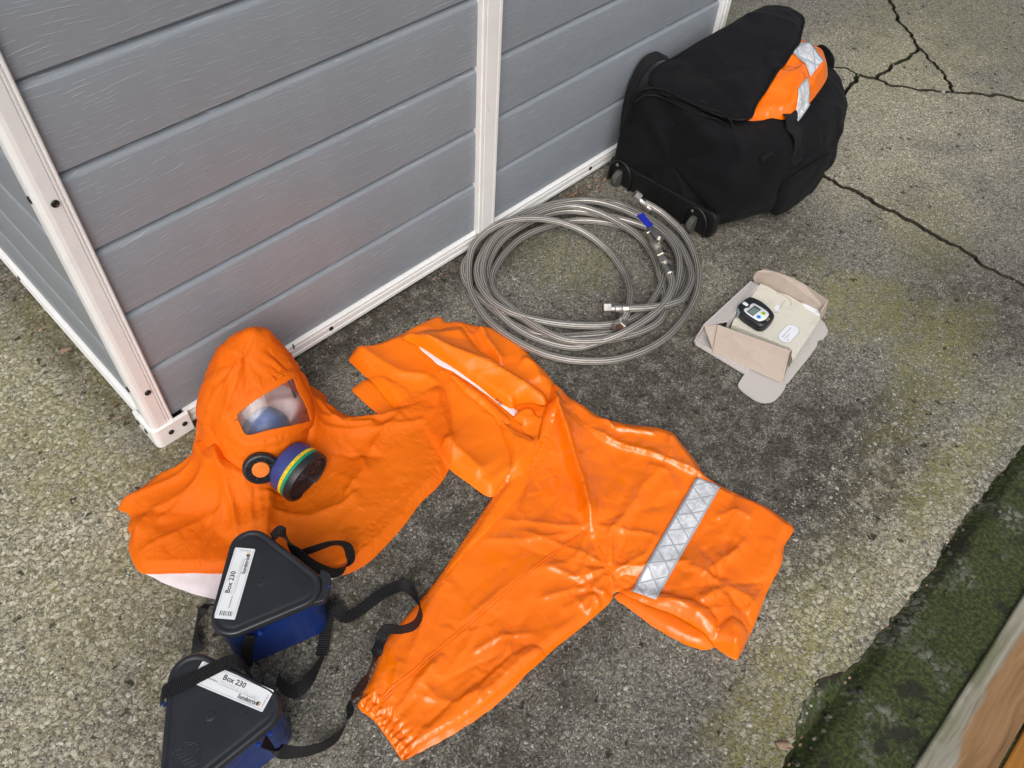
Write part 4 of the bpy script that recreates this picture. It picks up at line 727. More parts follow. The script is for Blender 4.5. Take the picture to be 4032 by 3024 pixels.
# ---------------------------------------------------------------- cloth: sheets that buckle into creases
def tri_faces(F):
    out = []
    for f in F:
        f = list(f)
        for i in range(1, len(f)-1): out.append((f[0], f[i], f[i+1]))
    return np.array(out, int)
def vnormals(V, T):
    n = np.cross(V[T[:, 1]]-V[T[:, 0]], V[T[:, 2]]-V[T[:, 0]]); N = np.zeros_like(V)
    for k in range(3):
        for a in range(3): N[:, a] += np.bincount(T[:, k], n[:, a], len(V))
    return N/(np.linalg.norm(N, axis=1)[:, None]+1e-12)
def buckle(V, F, grow=0.05, goal=0.004, iters=220, seed=1, amp=0.003, scale=14, floor=None, pin=None, bend=0.35, smooth=1, extra=None):
    """let a sheet hold more cloth than its outline has room for, so that it folds by itself;
    goal keeps the broad shape, floor is what it lies on"""
    V0 = np.array(V, float); T = tri_faces(F); n = len(V0)
    E = np.vstack([T[:, [0, 1]], T[:, [1, 2]], T[:, [2, 0]]]); opp = np.concatenate([T[:, 2], T[:, 0], T[:, 1]]); Es = np.sort(E, 1); key = Es[:, 0]*n+Es[:, 1]
    o = np.argsort(key, kind='stable'); ks = key[o]; same = np.where(ks[1:] == ks[:-1])[0]; B = np.stack([opp[o[same]], opp[o[same+1]]], 1)
    _, first = np.unique(key, return_index=True); S = Es[first]
    C = np.vstack([S, B]); w = np.concatenate([np.ones(len(S)), np.full(len(B), bend)])
    g = np.broadcast_to(np.asarray(grow, float), (n,)); L = np.linalg.norm(V0[C[:, 0]]-V0[C[:, 1]], axis=1)*(1+(g[C[:, 0]]+g[C[:, 1]])/2)
    if extra is not None: L = L*(1+extra(V0[C[:, 0]], V0[C[:, 1]]))
    N = vnormals(V0, T); X = V0+N*(amp*smooth_noise(V0, scale, seed, 3))[:, None]
    gl = np.broadcast_to(np.asarray(goal, float), (n,))[:, None].copy(); fixed = np.zeros(n, bool) if pin is None else pin
    deg = np.bincount(C[:, 0], w, n)+np.bincount(C[:, 1], w, n); i, j = C[:, 0], C[:, 1]
    for it in range(iters):
        d = X[j]-X[i]; q = np.sqrt((d*d).sum(1))+1e-12; c = (w*0.5*(q-L)/q)[:, None]*d
        for a in range(3): X[:, a] += 1.7*(np.bincount(i, c[:, a], n)-np.bincount(j, c[:, a], n))/deg
        X += gl*(V0-X)
        if floor is not None: X[:, 2] = np.maximum(X[:, 2], floor)
        X[fixed] = V0[fixed]
    for k in range(smooth):
        A = np.zeros_like(X); cnt = np.bincount(S[:, 0], None, n)+np.bincount(S[:, 1], None, n)
        for a in range(3): A[:, a] = np.bincount(S[:, 0], X[S[:, 1], a], n)+np.bincount(S[:, 1], X[S[:, 0], a], n)
        Y = X+0.45*(A/cnt[:, None]-X); Y[fixed] = X[fixed]; X = Y
        if floor is not None: X[:, 2] = np.maximum(X[:, 2], floor)
    return X
class Under:
    """height of whatever already lies on the ground, for the next layer to rest on"""
    def __init__(s): s.trees = []
    def add(s, V, F): s.trees.append(BVHTree.FromPolygons([tuple(v) for v in V], [tuple(map(int, f)) for f in F]))
    def height(s, P):
        z = np.zeros(len(P))
        for k, p in enumerate(P):
            for t in s.trees:
                h = t.ray_cast(Vector((p[0], p[1], 1.0)), Vector((0, 0, -1)))
                if h[0] is not None and h[0].z > z[k]: z[k] = h[0].z
        return z
UNDER = Under()
def flat_mesh(poly, res, seed=0):
    """triangulated fill of an outline with evenly spread points"""
    P = np.array(poly, float)[:, :2]; out = []
    for a, b in zip(P, np.roll(P, -1, 0)):
        m = max(1, int(round(np.linalg.norm(b-a)/res)))
        for k in range(m): out.append(a+(b-a)*k/m)
    lo, hi = P.min(0), P.max(0); r = np.random.default_rng(seed); pts = []; row = 0; y = lo[1]
    while y < hi[1]:
        x = np.arange(lo[0]+(res/2 if row % 2 else 0), hi[0], res); pts.append(np.stack([x, np.full(len(x), y)], 1)); y += res*0.866; row += 1
    pts = np.vstack(pts); pts += r.uniform(-0.18, 0.18, pts.shape)*res; d, ins = poly_dist(pts, out); pts = pts[ins & (d > res*0.55)]
    nb = len(out); allp = [Vector((float(p[0]), float(p[1]))) for p in out]+[Vector((float(p[0]), float(p[1]))) for p in pts]
    v, e, f, *_ = delaunay_2d_cdt(allp, [(i, (i+1) % nb) for i in range(nb)], [], 1, 1e-7)
    return np.array([(p.x, p.y) for p in v]), [tuple(q) for q in f], np.array(out)
def crumple(P, spacing, amp, seed, stretch=None):
    """crumpled-cloth relief: flat facets meeting in sharp creases"""
    P = np.asarray(P, float)[:, :2]; Q = P if stretch is None else P@np.array(stretch); r = np.random.default_rng(seed); lo, hi = Q.min(0)-2*spacing, Q.max(0)+2*spacing
    n = int((hi[0]-lo[0])*(hi[1]-lo[1])/spacing**2)+8; S = lo+r.random((n, 2))*(hi-lo)
    v, e, f, *_ = delaunay_2d_cdt([Vector((float(a), float(b))) for a, b in S], [], [], 0, 1e-7); h = r.uniform(-1, 1, len(v))
    t = BVHTree.FromPolygons([(p.x, p.y, float(q)*0.2) for p, q in zip(v, h)], [tuple(q) for q in f]); out = np.zeros(len(Q))
    for k, p in enumerate(Q):
        hit = t.ray_cast(Vector((p[0], p[1], 2.0)), Vector((0, 0, -1)))
        if hit[0] is not None: out[k] = hit[0].z*5*amp
    return out
def sheet(name, poly, mat, parent=None, res=0.009, height=0.014, edge=0.03, ridges=(), grow=0.05, goal=0.006, iters=220, seed=1, amp=0.003, scale=14, lift=0.0015, smooth_outline=0.02, bend=0.35, post=None, subdiv=1, goal_edge=0.25, under=True, base=None, growf=None, register=True, smooth=1, extra=None, creases=()):
    """a garment panel: outline on the ground, puffed height, rounded folded edges, ridges, then buckled"""
    if smooth_outline: poly = catmull(list(poly)+[poly[0]], smooth_outline)[:-1]
    P, F, out = flat_mesh(poly, res, seed); d, _ = poly_dist(P, out); fl = (UNDER.height(P) if under else np.zeros(len(P)))+lift
    t = np.clip(d/edge, 0, 1); h = height*np.sqrt(np.maximum(0, 1-(1-t)**2)); h = h*(0.75+0.25*smooth_noise(P, 3.5, seed+9, 2))
    for line, hh, ww, *rest in ridges:
        q, s, side = line_dist(P, line); asym = rest[0] if rest else 1.0; wl = np.where(side > 0, ww, ww*asym); prof = np.exp(-1.15*q/wl)*np.clip(np.minimum(s, 1-s)*7+0.25, 0, 1)
        h = h+hh*prof*np.clip(d/0.012, 0, 1)
    for k, (sp_, am_, *st_) in enumerate(creases): h = h+(crumple(P, sp_, am_, seed*7+k, st_[0] if st_ else None)+am_*0.6)*np.clip(d/0.018, 0.15, 1)
    # the cloth bridges over what lies under it rather than clinging to it
    z = fl+h if base is None else np.maximum(fl+0.002, base(P)+h)
    V = np.column_stack([P, z]); gl = goal+(goal_edge-goal)*np.exp(-(d/(res*1.2))**2)
    gr = grow if growf is None else growf(P, d)
    X = buckle(V, F, gr, gl, iters, seed, amp, scale, fl, None, bend, smooth, extra)
    if post is not None: X = post(X, P, d)
    T = tri_faces(F)
    if vnormals(X, T)[:, 2].mean() < 0: F = [f[::-1] for f in F]
    o = mesh_py(name, X, F, mat, parent, True)
    if subdiv:
        m = o.modifiers.new("subdivision", 'SUBSURF'); m.levels = subdiv; m.render_levels = subdiv
    if register: UNDER.add(X, F)
    return o, X, F
def on_surface(tree_xyzf, pts, lift=0.002):
    """drop plan points onto a mesh"""
    pts = [tuple(map(float, p)) for p in pts]; X, F = tree_xyzf; t = BVHTree.FromPolygons([tuple(v) for v in X], [tuple(map(int, f)) for f in F]); out = []
    for p in pts:
        h = t.ray_cast(Vector((p[0], p[1], 1.5)), Vector((0, 0, -1)))
        if h[0] is None:       # off the edge of the cloth: take the height of its nearest place
            Q = X[np.argmin((X[:, 0]-p[0])**2+(X[:, 1]-p[1])**2)]; out.append((p[0], p[1], Q[2]+lift))
        else: out.append((p[0], p[1], h[0].z+lift))
    return out
def rays(center, a0, a1, n, l0, l1, hgt, wid, seed, start=0.01):
    """long creases running out from one gathered spot"""
    r_ = random.Random(seed); out = []
    for k in range(n):
        a = math.radians(a0+(a1-a0)*(k+r_.uniform(.2, .8))/n); L = r_.uniform(l0, l1); c = r_.uniform(-.25, .25); pts = []
        for q in range(5):
            d = start+(L-start)*q/4; b = a+c*d/L; pts.append((center[0]+d*math.cos(b), center[1]+d*math.sin(b)))
        out.append((pts, hgt*r_.uniform(.5, 1.2)*(1 if r_.random() < .7 else -.7), wid*r_.uniform(.7, 1.3)))
    return out
def tape(name, a0, a1, b0, b1, surf, mat, parent, nu=26, nv=7, lift=0.0022, uvlen=None):
    """reflective tape laid on a surface between the edges a0-a1 and b0-b1 (plan points)"""
    a0, a1, b0, b1 = (np.array(p[:2], float) for p in (a0, a1, b0, b1)); pts = []
    for i in range(nu+1):
        for j in range(nv+1): s, q = i/nu, j/nv; pts.append(tuple((a0*(1-s)+a1*s)*(1-q)+(b0*(1-s)+b1*s)*q))
    V = np.array(on_surface(surf, pts, lift)); n = nv+1
    Z = V[:, 2].reshape(nu+1, n)
    for k in range(2): Z[1:-1] = Z[1:-1]*0.5+0.25*(Z[2:]+Z[:-2])
    V[:, 2] = np.maximum(V[:, 2], Z.ravel())
    F = [(i*n+j, i*n+j+1, (i+1)*n+j+1, (i+1)*n+j) for i in range(nu) for j in range(nv)]
    if vnormals(V, tri_faces(F))[:, 2].mean() < 0: F = [f[::-1] for f in F]
    o = mesh_py(name, V, F, mat, parent, True); uv = o.data.uv_layers.new(name="uv"); wdt = np.linalg.norm(b0-a0)/2+np.linalg.norm(b1-a1)/2; ln = np.linalg.norm((a1-a0+b1-b0)/2)/wdt
    for lp in o.data.loops:
        k = lp.vertex_index; uv.data[lp.index].uv = (k//n/nu*ln, k % n/nv)
    m = o.modifiers.new("solid", 'SOLIDIFY'); m.thickness = 0.0008; m.offset = -1; return o

# ---------------------------------------------------------------- cloth materials
def nylon():
    t = NT("orange_nylon"); co = t.coord(); n = t.noise(co, 7, 3); f = t.noise(co, 900, 2); cr = t.math('ABSOLUTE', t.math('SUBTRACT', t.noise(co, 34, 2, 0.5, 0.8), 0.5))
    c = t.ramp(n, (0.3, (0.90, 0.162, 0.003)), (0.7, (0.96, 0.192, 0.005))); geo = t.new("NewGeometry")
    c = t.mix(geo.outputs['Backfacing'], c, (0.80, 0.55, 0.50)); nm = t.bump(t.math('ADD', t.math('MULTIPLY', f, 0.03), cr), 0.0045, 0.8)
    t.done(c, 0.6, 0, nm, 0.22); tl = t.new("BsdfTranslucent"); tl.inputs['Color'].default_value = (0.95, 0.16, 0.01, 1); m = t.new("MixShader"); m.inputs[0].default_value = 0.24
    t.l.new(t.b.outputs[0], m.inputs[1]); t.l.new(tl.outputs[0], m.inputs[2]); t.l.new(m.outputs[0], t.out.inputs['Surface']); return t.m
M_NYLON = nylon()
def pvc():
    t = NT("orange_pvc"); co = t.coord(); n = t.noise(co, 5, 3); d = t.maprange(t.noise(co, 16, 4, 0.6), 0.62, 0.78)
    c = t.ramp(n, (0.3, (0.90, 0.160, 0.001)), (0.7, (0.95, 0.188, 0.002))); w = t.noise(co, 15, 1, 0.4, 0.5)
    return t.done(c, t.math('ADD', t.maprange(n, 0.3, 0.7, 0.08, 0.14), t.math('MULTIPLY', d, 0.12)), 0, t.bump(w, 0.0036, 0.6), 0.65)
M_PVC = pvc()
def pvc_matt():
    t = NT("orange_pvc_dull_side"); co = t.coord(); n = t.noise(co, 5, 3); w = t.noise(co, 14, 2, 0.5)
    return t.done(t.ramp(n, (0.3, (0.90, 0.168, 0.002)), (0.7, (0.95, 0.198, 0.004))), 0.38, 0, t.bump(w, 0.003, 0.6), 0.35)
M_PVCM = pvc_matt()
M_LINING = plain("white_lining", (0.78, 0.70, 0.72), 0.75, var=0.05, bump=0.0004, bscale=400)
def reflective():
    t = NT("reflective_tape"); uv = t.sep(t.coord("UV")); u, v = uv[0], uv[1]
    def grid(s): return t.math('ABSOLUTE', t.math('SUBTRACT', t.math('FRACT', t.math('ADD', t.math('MULTIPLY', u, 1.15), t.math('MULTIPLY', v, s))), 0.5))
    g = t.math('MINIMUM', grid(0.92), grid(-0.92)); e = t.math('MINIMUM', v, t.math('SUBTRACT', 1.0, v)); line = t.math('MAXIMUM', t.maprange(g, 0.055, 0.03), t.maprange(e, 0.10, 0.085))
    n = t.noise(t.coord(), 60, 4, 0.6, 0.8); c = t.ramp(n, (0.3, (0.50, 0.52, 0.56)), (0.5, (0.68, 0.70, 0.74)), (0.7, (0.86, 0.88, 0.90)))
    c = t.mix(line, c, (0.40, 0.43, 0.47)); return t.done(c, t.mix(line, t.maprange(n, 0.3, 0.7, 0.12, 0.4), (0.45, 0.45, 0.45)), 0.08, t.bump(t.math('SUBTRACT', t.math('MULTIPLY', n, 0.8), t.math('MULTIPLY', line, 0.4)), 0.0016, 0.8), 0.6)
M_TAPE = reflective()
def bag_cloth():
    t = NT("black_canvas"); co = t.coord(); n = t.noise(co, 10, 5); f = t.noise(co, 1100, 2); lint = t.math('MULTIPLY', t.maprange(t.noise(co, 95, 3, 0.7), 0.70, 0.76), t.maprange(t.noise(co, 7, 2), 0.5, 0.6))
    c = t.ramp(n, (0.3, (0.0035, 0.0035, 0.0045)), (0.7, (0.0065, 0.0065, 0.0085))); c = t.mix(t.math('MULTIPLY', lint, 0.35), c, (0.25, 0.25, 0.26))
    return t.done(c, 0.78, 0, t.bump(t.math('ADD', f, t.math('MULTIPLY', t.noise(co, 30, 3, 0.5), 4.0)), 0.0018, 0.7), 0.16, Sheen_Weight=0.022, Sheen_Roughness=0.4)
M_BAG = bag_cloth()
M_BAGP = plain("black_bag_plastic", (0.004, 0.0042, 0.0046), 0.5, var=0.25, bump=0.0003, bscale=300)
M_WHEEL = plain("dusty_wheel", (0.06, 0.06, 0.052), 0.8, var=0.3, scale=80)
M_ZIP = plain("black_zip", (0.005, 0.005, 0.006), 0.7, spec=0.2)

# ---------------------------------------------------------------- wheeled holdall
bag = thing("wheeled_holdall", "black canvas wheeled holdall standing open against the shed", "bag")
# sections along the bag: near and far side, top and bottom
XS = [1.352, 1.358, 1.372, 1.40, 1.45, 1.52, 1.60, 1.70, 1.80, 1.89, 1.96, 2.005, 2.022]
YN = [-.352, -.376, -.390, -.404, -.425, -.447, -.458, -.455, -.440, -.405, -.360, -.310, -.250]
YF = [-.050, -.034, -.026, -.024, -.024, -.024, -.024, -.024, -.024, -.026, -.034, -.055, -.090]
ZT = [.255, .282, .298, .298, .292, .280, .268, .252, .240, .232, .224, .205, .165]
ZBt = [.030, .012, .005, .003, .002, .002, .002, .002, .002, .004, .010, .022, .050]
def loft_bag():
    xs = np.concatenate([np.linspace(a, b, max(2, int((b-a)/0.010)), endpoint=False) for a, b in zip(XS, XS[1:])]+[[XS[-1]]]); n = 110; V = []
    for x in xs:
        yn, yf, zt, zb = (np.interp(x, XS, q) for q in (YN, YF, ZT, ZBt)); yc, a, zc, b = (yn+yf)/2, (yf-yn)/2, (zt+zb)/2, (zt-zb)/2
        ex = np.interp(x, [1.35, 1.5, 2.02], [5.0, 3.6, 2.8])
        for k in range(n):
            th = 2*math.pi*k/n; c, s = math.cos(th), math.sin(th); y = yc+a*math.copysign(abs(c)**(2/ex), c); z = zc+b*math.copysign(abs(s)**(2/ex), s)
            lean = np.interp(x, [1.36, 1.6, 1.9], [0.0, 0.03, 0.02])       # the near wall slumps outwards and its rim sags
            if y < yc and z > 0.07: y += lean*((z-0.07)/0.2)*((yc-y)/a)
            V.append((x, y, z))
    m = len(xs); F = [(i*n+k, i*n+(k+1) % n, (i+1)*n+(k+1) % n, (i+1)*n+k) for i in range(m-1) for k in range(n)]
    c0 = np.mean(V[:n], 0); c1 = np.mean(V[-n:], 0); o = len(V); V += [tuple(c0), tuple(c1)]
    for k in range(n): F.append((o, (k+1) % n, k)); F.append((o+1, (m-1)*n+k, (m-1)*n+(k+1) % n))
    V = np.array(V); gl = np.full(len(V), 0.012); gl[V[:, 0] < 1.40] = 0.03
    gr = np.where(V[:, 0] < 1.42, 0.03, 0.075); N = vnormals(V, tri_faces(F)); N *= np.sign(((V-np.array((1.68, -.23, .13)))*N).sum(1).mean()); per = np.arctan2(V[:, 2]-.13, V[:, 1]+.23)*0.18; U_ = np.stack([V[:, 0], per], 1); A_ = lambda d_: (lambda c, q: np.array(((c, -q), (q, c)))@np.diag((.4, 1.))@np.array(((c, -q), (q, c))).T)(math.cos(d_), math.sin(d_))
    amp_ = np.clip((V[:, 0]-1.36)/0.05, 0.45, 1)*np.clip((2.01-V[:, 0])/0.04, 0, 1); V = V+N*((crumple(U_, 0.09, 0.016, 3, A_(0.5))+crumple(U_, 0.06, 0.010, 4, A_(-0.6))+crumple(U_, 0.03, 0.003, 8))*amp_)[:, None]
    # the end panel sags into broad dents
    fr = np.clip((1.40-V[:, 0])/0.03, 0, 1); V[:, 0] += fr*0.016*smooth_noise(V[:, 1:], 5, 12, 2)
    gl = np.maximum(gl, 0.03); X = buckle(V, F, gr*0.5, gl, 130, 21, 0.001, 9, np.full(len(V), 0.001)); X[:, 1] = np.minimum(X[:, 1], 0.004); X[:, 0] = np.maximum(X[:, 0], 1.345)
    ob = mesh_py("body", X, F, M_BAG, bag, True); bm = bmesh.new(); bm.from_mesh(ob.data); bmesh.ops.recalc_face_normals(bm, faces=bm.faces); bm.to_mesh(ob.data); bm.free()
    md = ob.modifiers.new("subdivision", 'SUBSURF'); md.levels = 1; md.render_levels = 1; UNDER.add(X, [tuple(q) for q in tri_faces(F)]); return X, F
BX, BF = loft_bag()
# folded hi-vis garment packed in it
packed = thing("packed_hivis_garment", "shiny orange hi-vis garment with silver tape bulging out of the black bag", "jacket")
dome = lambda P: 0.245+0.040*np.exp(-(((P[:, 0]-1.72)/0.20)**2+((P[:, 1]+0.24)/0.13)**2))
_, PX, PF = sheet("folded_cloth", [(1.44, -.28), (1.47, -.315), (1.53, -.340), (1.585, -.372), (1.664, -.368), (1.751, -.352), (1.81, -.335), (1.852, -.308), (1.880, -.282), (1.890, -.24), (1.893, -.200), (1.86, -.12), (1.70, -.08), (1.52, -.10), (1.44, -.18)], M_PVC, packed, res=0.010, height=0.020, edge=0.02, ridges=[([(1.60, -.36), (1.72, -.30), (1.84, -.24)], 0.016, 0.020), ([(1.55, -.33), (1.70, -.24), (1.80, -.18)], 0.012, 0.03)], grow=0.03, goal=0.02, iters=80, seed=31, amp=0.002, scale=10, smooth=0, creases=[(0.06, 0.016), (0.025, 0.004)], base=dome)
q = [(1.8365, -0.218), (1.8026, -0.3144), (1.706, -0.3337), (1.7382, -0.2433)]
tape("reflective_tape", q[0], q[1], q[3], q[2], (PX, PF), M_TAPE, packed, 14, 8, 0.003)
q = [(1.698, -0.3302), (1.6991, -0.347), (1.5836, -0.392), (1.6254, -0.3464), (1.6701, -0.3723)]
tape("reflective_tape", q[0], q[3], q[4], q[2], (PX, PF), M_TAPE, packed, 10, 8, 0.003)
# open top flap and its piping
LID = [(1.372, -.13), (1.382, -.08), (1.42, -.050), (1.50, -.044), (1.60, -.046), (1.73, -.050), (1.875, -.050), (1.96, -.058), (2.0, -.082), (1.995, -.115), (1.955, -.160), (1.90, -.188), (1.86, -.207), (1.80, -.236), (1.70, -.264), (1.60, -.287), (1.50, -.313), (1.445, -.334), (1.415, -.315), (1.398, -.27), (1.384, -.20)]
lidz = lambda P: np.interp(P[:, 0], [1.37, 1.45, 1.6, 1.8, 1.92, 2.0], [.292, .298, .300, .304, .304, .285])
_, LX, LF = sheet("top_flap", LID, M_BAG, bag, res=0.011, height=0.010, edge=0.05, grow=0.02, goal=0.03, seed=41, amp=0.002, scale=7, creases=[(0.12, 0.016), (0.05, 0.004)], base=lidz, lift=0.002, ridges=[([(1.78, -.06), (1.84, -.13), (1.86, -.19)], 0.010, 0.018), ([(1.88, -.06), (1.92, -.14)], 0.008, 0.015)])
pip = on_surface((LX, LF), [tuple(p) for p in offset_poly([tuple(p) for p in catmull(LID+[LID[0]], 0.02)[:-1]], 0.003)], 0.001); tube("flap_piping", pip+[pip[0]], 0.0042, M_ZIP, bag, 8, 0.008)
# rear end cap of the opening, zips, plastic base with wheels
ec = [(2.0389, -0.173, 0.19), (1.998, -0.2161, 0.235), (1.9768, -0.2518, 0.24), (1.9702, -0.2742, 0.225), (1.9541, -0.2868, 0.2), (1.9066, -0.3051, 0.19)]
bm = bmesh.new()
arc = catmull(ec, 0.008); low = [(x+0.012, y+0.008, 0.10) for x, y, z in arc]; a = [bm.verts.new(p) for p in arc]; b = [bm.verts.new(p) for p in low]
for i in range(len(a)-1): bm.faces.new((a[i], a[i+1], b[i+1], b[i]))
o = bm_obj("end_gusset", bm, M_BAG, bag, True); md = o.modifiers.new("solid", 'SOLIDIFY'); md.thickness = 0.006
tube("zip", [tuple(p) for p in arc], 0.0035, M_ZIP, bag, 8)
zp = [(1.3395, -0.0636, 0.2), (1.335, -0.0741, 0.285), (1.3596, -0.0914, 0.302), (1.3779, -0.1243, 0.304), (1.378, -0.1801, 0.306), (1.3892, -0.2361, 0.306), (1.4047, -0.2743, 0.306), (1.3994, -0.3111, 0.3), (1.4049, -0.3199, 0.26), (1.4458, -0.3139, 0.18)]
tube("zip", zp, 0.0028, M_ZIP, bag, 8); tube("zip", [(x-0.012, y-0.006, z-0.012) for x, y, z in zp[1:]], 0.0024, M_ZIP, bag, 8)
box("zip_pull", tuple(Vector(zp[-1])-Vector((.003, .006, .012))), tuple(Vector(zp[-1])+Vector((.002, .004, .008))), M_STEEL, bag, 0.001)
base_poly = round_poly([(-.026, .004), (-.372, .004), (-.374, .085), (-.30, .080), (-.10, .070), (-.022, .080)], 0.018, 5)
n = len(base_poly); V = [(1.372, y, z) for y, z in base_poly]+[(1.347, y, z) for y, z in base_poly]
o = mesh_py("wheel_base", V, [tuple(range(n)), tuple(range(n, 2*n))[::-1]]+[(i, n+i, n+(i+1) % n, (i+1) % n) for i in range(n)], M_BAGP, bag); bevel_mod(o, 0.003)
for yc in (-.066, -.318):
    arcp = [(1.343, yc+0.036*math.cos(t), 0.034+0.044*math.sin(t)) for t in np.linspace(0, math.pi, 15)]; tube("wheel_arch", [(1.343, yc+0.036, 0.006)]+arcp+[(1.343, yc-0.036, 0.006)], 0.0034, M_BAGP, bag, 8)
    w = lathe("wheel", [(0.016, -0.0085), (0.022, -0.008), (0.024, -0.005), (0.024, 0.005), (0.022, 0.008), (0.016, 0.0085)], (1.344, yc+0.004, 0.0245), (0, 1, 0), M_WHEEL, bag, 30); lathe("rivet", [(0.0045, 0), (0.0045, 0.002), (0.002, 0.0035)], (1.3435, yc+0.014, 0.062), (-1, 0, 0), M_STEEL, bag, 14)
# straps, buckles, pocket on the near side, handle on the shed side
nb = lambda p, l=0.004: on_surface((BX, [tuple(q) for q in tri_faces(BF)]), [p], l)[0]
ribbon("side_strap", [nb((1.588, -.350), .004), nb((1.585, -.362), 0.012), nb((1.575, -.375), .010), nb((1.562, -.39), .006), nb((1.55, -.425), .006), nb((1.542, -.445), .006)], [(1, .2, 0)]*6, 0.042, M_WEB, bag, 0.003)
for p in ((1.545, -.44), (1.44, -.405)):
    q = Vector(nb(p, 0.006)); box("buckle", tuple(q-Vector((.020, .006, .007))), tuple(q+Vector((.020, .006, .007))), M_BAGP, bag, 0.002); box("buckle_bar", tuple(q+Vector((-.013, -.009, -.003))), tuple(q+Vector((.013, -.006, .004))), M_ZIP, bag, 0.001)
def soft_pocket():
    n, m = 40, 24; V = []
    for i in range(m):
        ph = (-math.pi/2+math.pi*i/(m-1))*0.98
        for k in range(n):
            t = 2*math.pi*k/n; f = lambda v, e: math.copysign(abs(v)**e, v)
            V.append((1.61+0.105*f(math.cos(ph), .5)*f(math.cos(t), .5), -.442+0.024*f(math.sin(ph), .7)-0.004*math.cos(t), 0.105+0.080*f(math.cos(ph), .5)*f(math.sin(t), .5)))
    F = [(i*n+k, i*n+(k+1) % n, (i+1)*n+(k+1) % n, (i+1)*n+k) for i in range(m-1) for k in range(n)]; F += [tuple(range(n))[::-1], tuple((m-1)*n+k for k in range(n))]; V = np.array(V); X = buckle(V, F, 0.05, 0.02, 120, 5, 0.005, 12, np.full(len(V), 0.002))
    o = mesh_py("side_pocket", X, F, M_BAG, bag, True); bm = bmesh.new(); bm.from_mesh(o.data); bmesh.ops.remove_doubles(bm, verts=bm.verts, dist=1e-5); bmesh.ops.recalc_face_normals(bm, faces=bm.faces); bm.to_mesh(o.data); bm.free()
soft_pocket()
tube("zip", [(1.50, -.455, .165), (1.54, -.465, .180), (1.62, -.468, .178), (1.70, -.462, .150), (1.71, -.456, .10)], 0.003, M_ZIP, bag, 8)
ribbon("carry_handle", [(1.405, -.012, .10), (1.400, -.010, .18), (1.412, -.008, .245), (1.445, -.010, .296), (1.490, -.016, .305), (1.52, -.03, .29)], [(.3, 1, 0), (.3, 1, 0), (.3, 1, .1), (.2, 1, .2), (0, 1, .2), (0, 1, .2)], 0.030, M_WEB, bag, 0.004)

# ---------------------------------------------------------------- chemical suit laid out on the ground
def along(deg, k=0.42):
    """stretch that lengthens folds along a direction"""
    c, q = math.cos(math.radians(deg)), math.sin(math.radians(deg)); R_ = np.array(((c, -q), (q, c))); return R_@np.diag((k, 1.0))@R_.T
suit = thing("protective_suit", "glossy orange waterproof suit spread on the concrete with one reflective band", "suit")
sheet("flap", [(0.3719, -0.1318), (0.3963, -0.1339), (0.4203, -0.1352), (0.4503, -0.2009), (0.4469, -0.2651), (0.4094, -0.2793), (0.3746, -0.2227)], M_PVCM, suit, height=0.007, edge=0.02, grow=0.02, seed=51, amp=0.002, smooth_outline=0.015)
S1 = [(0.4199, -0.0674), (0.4393, -0.0568), (0.4551, -0.0509), (0.4893, -0.0706), (0.5559, -0.0857), (0.6092, -0.0907), (0.6576, -0.1028), (0.6547, -0.1254), (0.6803, -0.144), (0.6984, -0.1788), (0.7206, -0.2092), (0.7268, -0.2451), (0.7363, -0.277), (0.7262, -0.3329), (0.7205, -0.3783), (0.709, -0.4233), (0.701, -0.4642), (0.6392, -0.4888), (0.5772, -0.515), (0.5156, -0.5378), (0.4536, -0.5313), (0.4074, -0.5332), (0.3978, -0.479), (0.3927, -0.4279), (0.3975, -0.3742), (0.4045, -0.3265), (0.4083, -0.2399), (0.4176, -0.1483)]
_, X1, F1 = sheet("upper_panel", S1, M_PVCM, suit, res=0.0065, height=0.007, edge=0.008, grow=0.012, goal=0.03, iters=80, seed=52, amp=0.001, scale=6, bend=0.3, smooth=0, creases=[(0.10, 0.011, along(-50, 0.5)), (0.045, 0.004)], ridges=[
    ([(0.4503, -0.0613), (0.4582, -0.1154), (0.4724, -0.1882), (0.5084, -0.2249), (0.5117, -0.2658)], 0.012, 0.022), ([(0.6941, -0.1964), (0.6727, -0.2429), (0.6549, -0.314)], 0.022, 0.020, 0.4),
    ([(0.6711, -0.1504), (0.6616, -0.2066), (0.6411, -0.2581)], 0.010, 0.012), ([(0.7013, -0.3279), (0.7057, -0.3607), (0.6824, -0.4027)], 0.015, 0.018), ([(0.4205, -0.3781), (0.4297, -0.44), (0.4269, -0.4943)], 0.016, 0.03), ([(0.4994, -0.2646), (0.461, -0.333), (0.4216, -0.4059)], 0.012, 0.02)])
ln, XL, FL = sheet("lining", [(0.5507, -0.1428), (0.5432, -0.1761), (0.5456, -0.2129), (0.5438, -0.224), (0.5553, -0.2616), (0.5658, -0.323), (0.5709, -0.3715), (0.5713, -0.4016), (0.5702, -0.4301), (0.5739, -0.4481), (0.5925, -0.4459), (0.5897, -0.4105), (0.582, -0.36), (0.5805, -0.3074), (0.574, -0.256), (0.5656, -0.2056), (0.562, -0.1514)], M_LINING, suit, height=0.004, edge=0.01, grow=0.0, seed=53, amp=0.001, smooth_outline=0, iters=40, register=False, lift=0.004)
a, b = (Vector(q) for q in [(0.575, -0.3752, 0.03), (0.5733, -0.4018, 0.03)]); lz = max(UNDER.height([tuple(a), tuple(b)]))+0.012
text_mesh("size_print", [("0120", 0.0, -0.004, 0.010, 0.0001, 0)], M_INK, ln, (a.x, a.y, lz), (b.x-a.x, b.y-a.y, 0), (-(b.y-a.y), b.x-a.x, 0))
